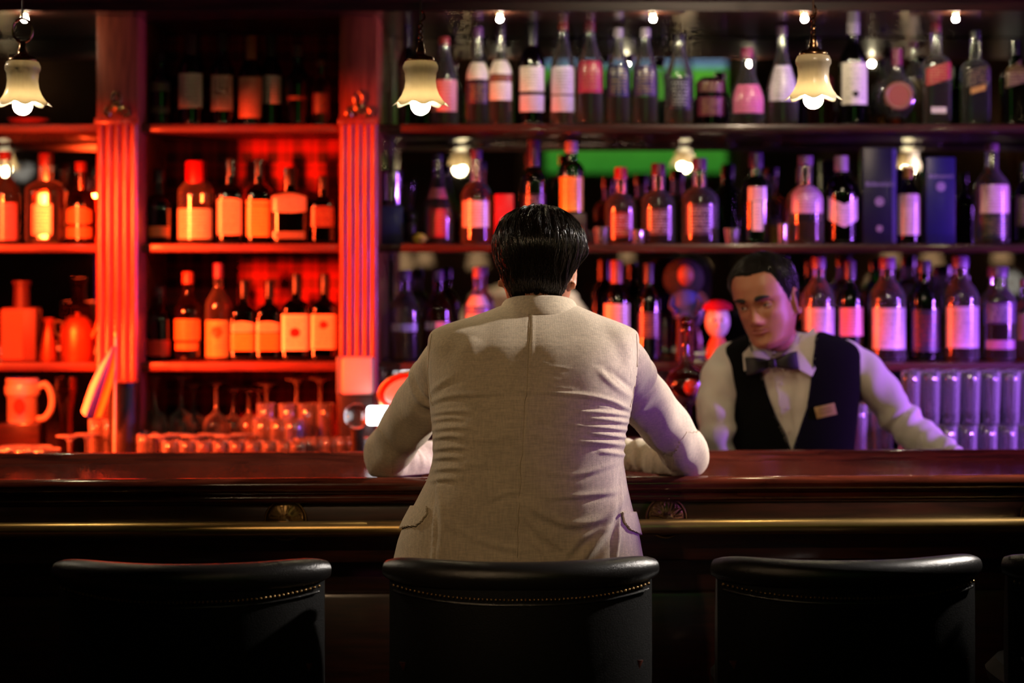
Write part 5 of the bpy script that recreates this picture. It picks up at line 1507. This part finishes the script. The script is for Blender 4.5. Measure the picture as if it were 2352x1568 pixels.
FL = [
 ([(985, 925), (1035, 909), (1110, 905), (1210, 900)], .0034, 6), ([(1215, 899), (1320, 906), (1400, 920), (1448, 942)], .0042, 6),
 ([(986, 902), (1015, 880), (1048, 862)], .0034, 7), ([(1452, 912), (1412, 886), (1376, 850)], .0038, 8), ([(1448, 898), (1424, 880), (1400, 858)], .0028, 6),
]
for y, l in ((947, 80), (962, 62), (984, 78), (1004, 60), (1030, 76), (1052, 58), (1078, 70), (1102, 50)):
    FL.append(([(992, y + 3), (1000 + l * .5, y - 3), (1000 + l, y - 1)], .0034, 5.5))
for y, l in ((952, 120), (968, 90), (985, 130), (1003, 90), (1020, 110), (1044, 70)):
    FL.append(([(1446, y + 2), (1446 - l * .5, y - 4), (1446 - l, y - 8)], .0042, 5.5))
for y, l in ((828, 44), (838, 90), (856, 40), (864, 70), (880, 60), (886, 110)):
    FL.append(([(1214 - l, y + 3), (1214 - l * .4, y), (1213, y - 1)], .0008, 4)); FL.append(([(1216, y + 6), (1216 + l * .6, y + 5), (1216 + l, y + 9)], .0009, 4))
FL += [([(1200, 1150), (1255, 1180), (1310, 1200), (1372, 1190), (1422, 1150)], .0040, 11), ([(1204, 1172), (1240, 1218), (1300, 1262)], .0034, 9),
       ([(1315, 1300), (1365, 1246), (1402, 1190), (1424, 1130)], .0060, 12), ([(1290, 1290), (1330, 1235), (1385, 1205)], .0034, 10), ([(1265, 1140), (1340, 1136), (1415, 1128)], .0026, 7),
       ([(1240, 1080), (1320, 1090), (1418, 1060)], .0018, 7), ([(1215, 1230), (1250, 1268), (1270, 1300)], .0024, 8), ([(1090, 1235), (1150, 1252), (1200, 1262)], .0022, 8), ([(1020, 1160), (1040, 1205), (1090, 1230)], .0020, 10),
       ([(1120, 1150), (1160, 1130), (1200, 1128)], .0016, 7), ([(1060, 745), (1010, 800), (1000, 850)], .0030, 18), ([(1400, 735), (1445, 800), (1448, 850)], .0026, 16), ([(1090, 770), (1060, 830), (1010, 880)], .0040, 24),
       ([(1020, 1000), (1100, 1010), (1190, 1000)], .0012, 8), ([(1040, 1060), (1120, 1068), (1190, 1062)], .0012, 8), ([(1225, 960), (1300, 972), (1380, 965)], .0016, 7), ([(1222, 1000), (1290, 1012), (1390, 1022)], .0014, 7),
       ([(1010, 1120), (1020, 1200), (1012, 1290)], .0040, 8), ([(1436, 1080), (1428, 1160), (1412, 1290)], .0040, 9)]
D = folds(px, py, FL)
# broad fabric unevenness
D += .0016 * np.sin(px * .021 + 1.3 * np.sin(py * .013)) * np.sin(py * .017 + .5) + .0010 * np.sin(px * .05 + py * .03) * np.sin(py * .041 - px * .012)
# centre seam groove
seamx = np.interp(py, [700, 800, 950, 1100, 1290], [1218, 1215, 1205, 1195, 1186])
D += -.0018 * np.exp(-((px - seamx) / 2.2) ** 2) + .0010 * np.exp(-((px - seamx - 6) / 4) ** 2)
# back panel overlapping the side vents
sl = np.interp(py, [900, 1000, 1100, 1200, 1290], [986, 1000, 1004, 996, 990])
sr = np.interp(py, [900, 1000, 1100, 1200, 1290], [1452, 1438, 1428, 1424, 1416])
pan = sstep(-2, 5, px - sl) * sstep(-2, 5, sr - px)
D += .0085 * pan * sstep(1030, 1200, py) + .0018 * pan * sstep(940, 1000, py)
J = J + Nj * (D * backw)[..., None]
jk = mpart('jacket', grid_geo(J), M['linen'], sharp=None, label='beige linen suit jacket')
def jpart(name, g, m, **k): return mpart(name, g, m, jk, **k)
seam_line = []
for yq in np.linspace(706, 1290, 90):
    i = int(np.argmin(np.abs(py[:, int(NU * .75)] - yq)))
    xx = np.interp(yq, [700, 800, 950, 1100, 1290], [1218, 1215, 1205, 1195, 1186])
    cand = np.where(sa < -.2)[0]
    j = cand[np.argmin(np.abs(px[i, cand] - xx))]
    seam_line.append(J[i, j] + Nj[i, j] * .0008)
jpart('centre_seam', tube(spline(seam_line[::3], 80), .0007, 6), M['seam'])
# pocket flaps sewn on the sides
for poly in ([(944, 1164), (986, 1160), (985, 1178), (975, 1196), (958, 1210), (938, 1211), (900, 1222)], [(1424, 1172), (1470, 1178), (1492, 1240), (1466, 1228), (1442, 1216), (1430, 1200)]):
    fm = lambda G, a, b, n, poly=poly: inpoly(a, b, poly) & (n[..., 1] < .35)
    g = sub_patch(J, fm, .0065, .002)
    if g[1]: jpart('pocket_flap', g, M['linen'], sharp=50)
# collar
cc = np.array(P(1238, 700, 4.318))
def cring(a, b, z, dy, n=72):
    t = np.arange(n) * 2 * PI / n
    return np.stack([cc[0] + a * np.cos(t), cc[1] + dy + b * np.sin(t), z - .020 * (1 + np.sin(t)) ** 1.4], 1)
zb0 = Z(714, 4.24); zt0 = Z(678, 4.24)
hz_ = zt0 - zb0
rings = [cring(.098, .098, zb0 - .006, .0), cring(.094, .096, zb0 + .004, .002), cring(.088, .090, zb0 + hz_ * .45, .006), cring(.080, .083, zt0 - .003, .011),
         cring(.077, .080, zt0, .012), cring(.074, .077, zt0 - .003, .013), cring(.080, .082, zb0, .010)]
jpart('collar', loft(rings, False, False), M['linen'], sharp=None)
# sleeves with elbow patches
for k in (0, 1):
    sd = (-1, 1)[k]
    sh = SHO[k]
    el = ELB[k]
    wr_ = WRI[k]
    pts = ARM[k]
    rad = [.060, .066, .063, .059, .054, .0525, .050, .047, .043, .036]
    def wr(s, a, k=k):
        w_ = .0030 * np.sin(s * 150 + 1.5 * np.sin(a)) * np.exp(-((s - .66) / .07) ** 2) * (0.5 + .5 * np.sin(a + 1))
        w_ = w_ + .0058 * np.sin(s * 105 + 2 * np.cos(a)) * np.exp(-((s - .20) / .06) ** 2) * (.5 + .5 * np.cos(a + (0 if k else PI)))
        w_ = w_ + .0016 * np.sin(s * 60 + 3 * np.sin(a + .4)) + .0013 * np.sin(5 * a + s * 20)
        return w_ + .0022 * np.sin(s * 120 + a * 2) * np.exp(-((s - .85) / .12) ** 2)
    G = limb_grid(pts, rad, 150, 96, wr)
    # the cloth rests on the bar top
    G[..., 2] = np.where(G[..., 1] > 4.545, np.maximum(G[..., 2], BZ + .0015), G[..., 2])
    sl_ = jpart('sleeve', grid_geo(G), M['linen'], sharp=None)
    if k == 0:
        poly = [(872, 984), (888, 1005), (900, 1040), (904, 1075), (902, 1115), (800, 1115), (800, 980)]
    else:
        poly = [(1575, 990), (1560, 1010), (1545, 1040), (1541, 1075), (1548, 1118), (1670, 1118), (1670, 985)]
    g = sub_patch(G, lambda G_, a, b, n, poly=poly: inpoly(a, b, poly), .0016, .001)
    pg = (np.asarray(g[0]), g[1])
    if g[1]: jpart('elbow_patch', pg, M['linen'], sharp=60)
    jpart('cuff_shirt', tube([wr_ - (pts[-2] - wr_) * .0, wr_ + (wr_ - pts[-2]) * .22], [.031, .030], 20), mat('white_shirt_cuff', srgb(226, 222, 216), .7))
# armhole seams
for k in (0, 1):
    xs_ = [(985, 765), (979, 800), (977, 850), (980, 890), (988, 925)] if k == 0 else [(1468, 765), (1470, 800), (1468, 850), (1463, 890), (1452, 930)]
    pts = []
    cand = np.where(sa < .1)[0]
    for (qx, qy) in spline(np.array(xs_, float), 24):
        i = int(np.argmin(np.abs(pyv - qy)))
        j = cand[np.argmin(np.abs(px[i, cand] - (qx + (6 if k == 0 else -6))))]
        pts.append(J[i, j] + Nj[i, j] * .0006)
    jpart('armhole_seam', tube(spline(pts, 60), .0009, 8), M['seam'])
# trousers and shoes
tr = mat('beige_trousers', srgb(120, 108, 92), .85)
tg = []
for k in (0, 1):
    hx = HIP[k][0]
    tg.append(tube(spline([(hx, 4.20, .855), (hx + (k - .5) * .05, 4.30, .855), (hx + (k - .5) * .10, 4.44, .838), (hx + (k - .5) * .16, 4.60, .80), (hx + (k - .5) * .14, 4.585, .55), (hx + (k - .5) * .12, 4.47, .40)], 40), np.interp(np.linspace(0, 1, 40), [0, .3, .6, 1], [.085, .078, .062, .055]), 24))
tg.append(ball((X(1190, 4.2), 4.20, .862), .12, 24, 14, 1.35, .9, .72))
mpart('trousers', remesh('trousers', (cat(*tg)[0] - mo, cat(*tg)[1]), .008, 3), tr)
for k in (0, 1):
    hx = HIP[k][0] + (k - .5) * .12
    mpart('shoe', cat(ball((hx, 4.50, .345), .05, 18, 10, .85, 2.3, .75), box(hx - .04, hx + .04, 4.40, 4.60, .300, .312, .004)), mat('brown_shoe', (.05, .025, .015), .35))

# ================================================================== bartender
bt = thing('person', 'bartender in white shirt, black waistcoat and bow tie behind the bar', 'person', (X(1815, 5.4), 5.31, 0))
bo = np.array(bt.location)
def bpart(name, g, m, parent=bt, **k):
    if not isinstance(g, bpy.types.Mesh): g = (np.asarray(g[0]) - bo, g[1])
    return part(name, g, m, parent, **k)
HB = np.array(P(1760, 690, 5.16)); RB = Rm(-31, 5, -11); SB = 1.0
hg2 = head_grid(140, 120, 1.0)
bg = [xform(grid_geo(hg2), RB, HB, SB), xform(ear_geo(1), RB, HB, SB), xform(ear_geo(-1), RB, HB, SB)]
nb = np.array(P(1802, 815, 5.29))
bg.append(tube(spline([nb + (0, .03, -.05), nb, HB + (.012, .055, -.06), HB + (.0, .03, -.01)], 16), [.066, .062, .058, .056, .055] + [.054] * 11, 24))
bg.append(tube(spline([P(1820, 1400, 5.30), P(1820, 1045, 5.31), P(1815, 900, 5.32), P(1805, 815, 5.32)], 20), np.interp(np.linspace(0, 1, 20), [0, .5, .85, 1], [.075, .07, .07, .05]), 24, True, 1.5, (0, 1, 0)))
BSH = [np.array(P(1676, 838, 5.30)), np.array(P(1948, 832, 5.31))]
pathL = [BSH[0] + (.05, 0, .01), BSH[0], np.array(P(1648, 900, 5.27)), np.array(P(1645, 985, 5.25)), np.array(P(1650, 1075, 5.25)), np.array(P(1690, 1120, 5.21)), np.array(P(1730, 1140, 5.18))]
pathR = [BSH[1] + (-.05, 0, .01), BSH[1], np.array(P(2008, 880, 5.31)), np.array(P(2062, 955, 5.32)), np.array(P(2120, 1010, 5.28)), np.array(P(2172, 1046, 5.22)), np.array(P(2195, 1062, 5.19))]
for pth, sd in ((pathL, 1), (pathR, -1)):
    bg.append(tube(spline(pth, 30), np.interp(np.linspace(0, 1, 30), [0, .3, .7, 1], [.045, .045, .035, .026]), 16))
bg.append(hand_geo(pathL[-1] + (.005, 0, 0), (1, -.25, -.5), (-.3, -.5, 1), 1, .4))
bg.append(hand_geo(pathR[-1], (.55, -.45, -.75), (.4, -.5, .5), -1, .35))
for k in (0, 1):
    hx = bo[0] + (k - .5) * .17
    bg.append(tube([(hx, 5.31, .95), (hx, 5.31, .5), (hx, 5.31, .09)], [.07, .05, .035], 16))
bmesh_ = remesh('body', (cat(*bg)[0] - bo, cat(*bg)[1]), .0038, 2)
part('body', bmesh_, M['skin'], bt, label='head, neck and hands of the bartender')
# eyes, brows, lips
HBl = HB - bo
eye_w = mat('eye_white', srgb(214, 200, 192), .2); iris = mat('dark_iris', (.012, .008, .006), .15); brow_m = mat('brow_hair', (.012, .008, .006), .7)
for s_ in (-1, 1):
    e = part('eye', xform(ball((s_ * .0315, -.0665, .118), .0125, 20, 14), RB, HBl, SB), eye_w, bt)
    part('iris', xform(ball((s_ * .0315 - .0012, -.0757, .118), .0052, 14, 8, 1, .8, 1), RB, HBl, SB), iris, e)
    up = [(s_ * (.0315 + q * .0145), -.0800 + .0065 * q * q, .1215 + .0030 * (1 - q * q) - .0018 * q * q) for q in np.linspace(-1, 1, 13)]
    part('eyelid', xform(tube(up, .0030, 8, True), RB, HBl, SB), M['skin'], bt)
    lo_ = [(s_ * (.0315 + q * .0140), -.0785 + .0070 * q * q, .1145 - .0022 * (1 - q * q)) for q in np.linspace(-1, 1, 13)]
    part('eyelid', xform(tube(lo_, .0022, 8, True), RB, HBl, SB), M['skin'], bt)
    bw = [(s_ * (.014 + q * .036), -.0985 + .014 * q * q, .1375 + .006 * math.sin(q * 2.4) - .003 * q) for q in np.linspace(0, 1, 13)]
    part('eyebrow', xform(tube(bw, [.0040, .0054, .0060, .0060, .0058, .0056, .0052, .0048, .0042, .0036, .003, .0024, .0014], 8, True, 1.0), RB, HBl, SB), brow_m, bt)
lip = mat('lips', srgb(168, 96, 88), .4)
for z_, r_, a_ in ((.0600, .0036, .0), (.0510, .0042, .0)):
    lp = [(q * .023, -.0905 + .011 * q * q + (.0008 if z_ > .055 else 0), z_ + (.0012 * (1 - abs(q)) if z_ > .055 else .0012 * q * q) - (.0022 * q * q if z_ > .055 else -.0022 * q * q)) for q in np.linspace(-1, 1, 15)]
    part('lip', xform(tube(lp, r_ * np.sin(np.linspace(.25, PI - .25, 15)), 10), RB, HBl, SB), lip, bt)
def th_b(ph, z):
    cb = -np.cos(ph)
    line = np.interp(cb, [-1, -.8, -.62, -.45, -.14, .06, .30, .7, 1], [.200, .201, .192, .160, .108, .134, .078, .040, .034])
    d = z - line
    full = np.interp(z, [.05, .10, .15, .19, .235], [.002, .0028, .006, .010, .0095])
    return np.where(d > 0, .0005 + full * sstep(0, .03, d), 0)
hair(hg2, th_b, 3600, .022, RB, HBl, SB, bt, .0022, .0006, 5, .1)
# shirt torso and waistcoat
rw = np.array([(1330, 1690, 1950, 5.20, 5.39), (1045, 1690, 1952, 5.20, 5.40), (1000, 1688, 1957, 5.20, 5.405), (950, 1684, 1962, 5.20, 5.41), (900, 1677, 1967, 5.20, 5.415), (850, 1668, 1970, 5.20, 5.415),
               (815, 1662, 1968, 5.203, 5.41), (798, 1668, 1960, 5.208, 5.405), (785, 1690, 1942, 5.215, 5.40), (775, 1716, 1915, 5.222, 5.39), (766, 1738, 1888, 5.23, 5.38)])[::-1]
def torso(off, nr=170, nu=260, shift=0):
    pv = np.interp(np.linspace(0, 1, nr), [0, .85, 1], [1330, 815, 766])
    c_ = lambda k: smo(np.interp(pv, rw[:, 0], rw[:, k]), 6)
    l_, r_, f_, b_ = c_(1), c_(2), c_(3), c_(4)
    t = np.arange(nu) * 2 * PI / nu
    G = np.zeros((nr, nu, 3))
    for i in range(nr):
        dmid = (f_[i] + b_[i]) / 2
        a = (r_[i] - l_[i]) / 2 * dmid / F + off; bb_ = (b_[i] - f_[i]) / 2 + off; ex = 2.7
        k = (np.abs(np.cos(t)) ** ex + np.abs(np.sin(t)) ** ex) ** (-1 / ex)
        G[i] = np.stack([X((l_[i] + r_[i]) / 2, dmid) + a * k * np.cos(t), dmid + bb_ * k * np.sin(t), np.full(nu, Z(pv[i], dmid) + off * .6)], 1)
    return G
S0 = torso(0)
pxs, pys = toph(S0)
S0 = S0 + normals(S0) * (.0018 * np.sin(pxs * .13 + pys * .02) + .0012 * np.sin(pys * .09))[..., None]
shirt_m = mat('white_cotton_shirt', srgb(226, 220, 212), .75, bump=(60, .15))
sh_o = bpart('shirt', grid_geo(S0), shirt_m, sharp=None, label='white dress shirt')
V0 = torso(.007)
pv_x, pv_y = toph(V0)
vl = np.interp(pv_y, [740, 785, 850, 950, 1036], [1716, 1722, 1744, 1780, 1818])
vr = np.interp(pv_y, [740, 760, 850, 950, 1036], [1884, 1878, 1866, 1850, 1821])
Nv = normals(V0)
mask = ~((Nv[..., 1] < .3) & (pv_x > vl) & (pv_x < vr) & (pv_y < 1036))
vm = mat('black_waistcoat', (.005, .005, .005), .9, 0, .08)
bpart('waistcoat', sub_patch(V0, lambda G, a, b, n: mask, .0, .002), vm, sharp=60, label='black waistcoat with deep V opening')
ves = bt.children[-1]
def on_vest(qx, qy, off=.004):
    d2 = (pv_x - qx) ** 2 + (pv_y - qy) ** 2 + (Nv[..., 1] > -.1) * 1e9
    i, j = np.unravel_index(np.argmin(d2), d2.shape)
    return V0[i, j] + Nv[i, j] * off
# waistcoat edge piping
for e_ in ([(1722, 787), (1744, 850), (1780, 950), (1818, 1036)], [(1876, 768), (1866, 850), (1850, 950), (1821, 1036)]):
    bpart('waistcoat_edge', tube(spline([on_vest(x_, y_, .001) for x_, y_ in spline(np.array(e_, float), 14)], 40), .0022, 8), vm, ves)
tg_ = on_vest(1894, 942, .004)
nt_ = rot(box(-.027, .027, -.0015, .0015, -.0155, .0155, .001), 0, math.radians(-13), 0)
tag_ = bpart('name_tag', mov(nt_, tg_), mat('brass_name_tag', srgb(196, 160, 116), .4), ves)
for k in range(2):
    bpart('tag_line', mov(rot(box(-.016, .016, -.0022, -.0014, .004 - k * .008, .006 - k * .008), 0, math.radians(-13), 0), tg_), mat('tag_print', srgb(120, 90, 60), .6), ves)
# placket and buttons
def on_shirt(qx, qy, off=.002):
    Ns = normals(S0); a, b = toph(S0)
    d2 = (a - qx) ** 2 + (b - qy) ** 2 + (Ns[..., 1] > -.1) * 1e9
    i, j = np.unravel_index(np.argmin(d2), d2.shape)
    return S0[i, j] + Ns[i, j] * off
pl = [on_shirt(x_, y_, .0014) for x_, y_ in spline(np.array([(1788, 845), (1800, 920), (1812, 985), (1819, 1034)], float), 20)]
bpart('placket', tube(pl, .013, 12, True, 1.0) if False else loft([[p + (dx, dy, 0) for dx, dy in ((-.014, .001), (-.013, -.002), (.013, -.002), (.014, .001))] for p in spline(pl, 40)]), shirt_m, sh_o)
for y_ in (880, 935, 990):
    x_ = np.interp(y_, [845, 1034], [1788, 1819])
    bpart('button', mov(rot(lathe([(.001, 0), (.0048, 0), (.0048, .002), (.001, .0026)], 14), PI / 2), on_shirt(x_, y_, .005)), mat('pearl_button', srgb(220, 210, 200), .3), sh_o)
# collar stand and wings
cst = [np.array(P(1797, 812, 5.28)) + np.array(q) for q in ((0, 0, -.012), (0, -.001, .006), (-.002, -.004, .024))]
rings = []
for c_, a_, b_ in ((cst[0], .075, .070), (cst[1], .069, .064), (cst[2], .066, .062), (cst[2], .063, .059), (cst[1], .063, .059)):
    t = np.arange(48) * 2 * PI / 48
    rings.append(np.stack([c_[0] + a_ * np.cos(t), c_[1] + b_ * np.sin(t), c_[2] + .016 * np.cos(t) + .014 * np.sin(t)], 1))
bpart('collar_stand', loft(rings, False, False), shirt_m, sh_o)
def wing(pts_, th=.003):
    a = np.array([np.array(P(*q)) for q in pts_])
    n_ = 9
    rows_ = []
    for u in np.linspace(0, 1, n_):
        r0 = a[0] * (1 - u) + a[1] * u; r1 = a[3] * (1 - u) + a[2] * u
        rows_.append([r0 * (1 - v_) + r1 * v_ + np.array([0, -.006 * math.sin(PI * v_), 0]) for v_ in np.linspace(0, 1, n_)])
    rows_ = np.array(rows_)
    return loft([np.vstack([r_, (r_ + (0, th, 0))[::-1]]) for r_ in rows_])
bpart('collar_wing', wing([(1788, 822, 5.195), (1868, 752, 5.235), (1890, 806, 5.215), (1866, 864, 5.185)]), shirt_m, sh_o)
bpart('collar_wing', wing([(1772, 824, 5.195), (1728, 786, 5.225), (1706, 812, 5.215), (1709, 852, 5.190)]), shirt_m, sh_o)
# bow tie
bt_m = mat('black_satin_bow_tie', (.012, .011, .012), .45)
def bow(side):
    c0 = np.array(P(1773, 834, 5.172))
    out = []
    for u in np.linspace(0, 1, 14):
        xx = side * (.008 + .060 * u); hh_ = .010 + .017 * u ** .8 - .004 * u ** 6
        dy = -.010 * math.sin(PI * u * .9) + .004
        t = np.arange(20) * 2 * PI / 20
        k = (np.abs(np.cos(t)) ** 3 + np.abs(np.sin(t)) ** 3) ** (-1 / 3)
        out.append(c0 + np.stack([np.full(20, xx), dy + .007 * k * np.cos(t) * (1 - .5 * u), hh_ * k * np.sin(t)], 1))
    g = loft(out)
    return rot(g, 0, math.radians(-7), 0, c0)
r_bt = bpart('bow_tie', cat(bow(1), bow(-1)), bt_m, label='black bow tie')
bpart('tie_knot', rot(mov(box(-.010, .010, -.010, .006, -.012, .012, .005, 3), np.array(P(1773, 834, 5.166))), 0, math.radians(-7), 0, np.array(P(1773, 834, 5.166))), bt_m, r_bt)
# sleeves
def wrs(s, a):
    return .0028 * np.sin(s * 46 + 2.2 * np.sin(a)) + .0035 * np.sin(s * 70 + a) * np.exp(-((s - .55) / .15) ** 2) + .0016 * np.sin(4 * a + s * 12)
for pth, rad, nm in ((pathL, [.045, .055, .051, .050, .049, .045, .040], 0), (pathR, [.045, .055, .054, .051, .048, .043, .038], 1)):
    G = limb_grid(pth, rad, 110, 64, wrs)
    s_ = bpart('sleeve', grid_geo(G), shirt_m, sh_o, sharp=None)
    e_ = pth[-1] - pth[-2]; e_ = e_ / np.linalg.norm(e_)
    bpart('cuff', tube([pth[-1] - e_ * .035, pth[-1] - e_ * .03, pth[-1] + e_ * .012, pth[-1] + e_ * .014], [.037, .041, .040, .036], 28), shirt_m, sh_o)
# trousers, shoes
bk = mat('black_trousers', (.012, .012, .014), .8)
tg = [tube([(bo[0] + (k - .5) * .17, 5.44, .97), (bo[0] + (k - .5) * .17, 5.43, .5), (bo[0] + (k - .5) * .17, 5.45, .06)], [.098, .078, .07], 24) for k in (0, 1)] if False else []
for k in (0, 1):
    hx = bo[0] + (k - .5) * .17
    tg.append(tube([(hx, 5.30, 1.0), (hx, 5.30, .75), (hx, 5.30, .5), (hx, 5.31, .07)], [.075, .078, .066, .058], 24))
tg.append(tube([(bo[0], 5.30, 1.04), (bo[0], 5.30, .86)], [.092, .09], 24, True, 1.4, (0, 1, 0)))
bpart('trousers', remesh('trousers', (cat(*tg)[0] - bo, cat(*tg)[1]), .009, 3), bk)
for k in (0, 1):
    hx = bo[0] + (k - .5) * .17
    bpart('shoe', cat(ball((hx, 5.27, .045), .048, 18, 10, .9, 2.4, .9), box(hx - .04, hx + .04, 5.17, 5.38, 0, .014, .004)), mat('black_shoe', (.01, .01, .01), .25))
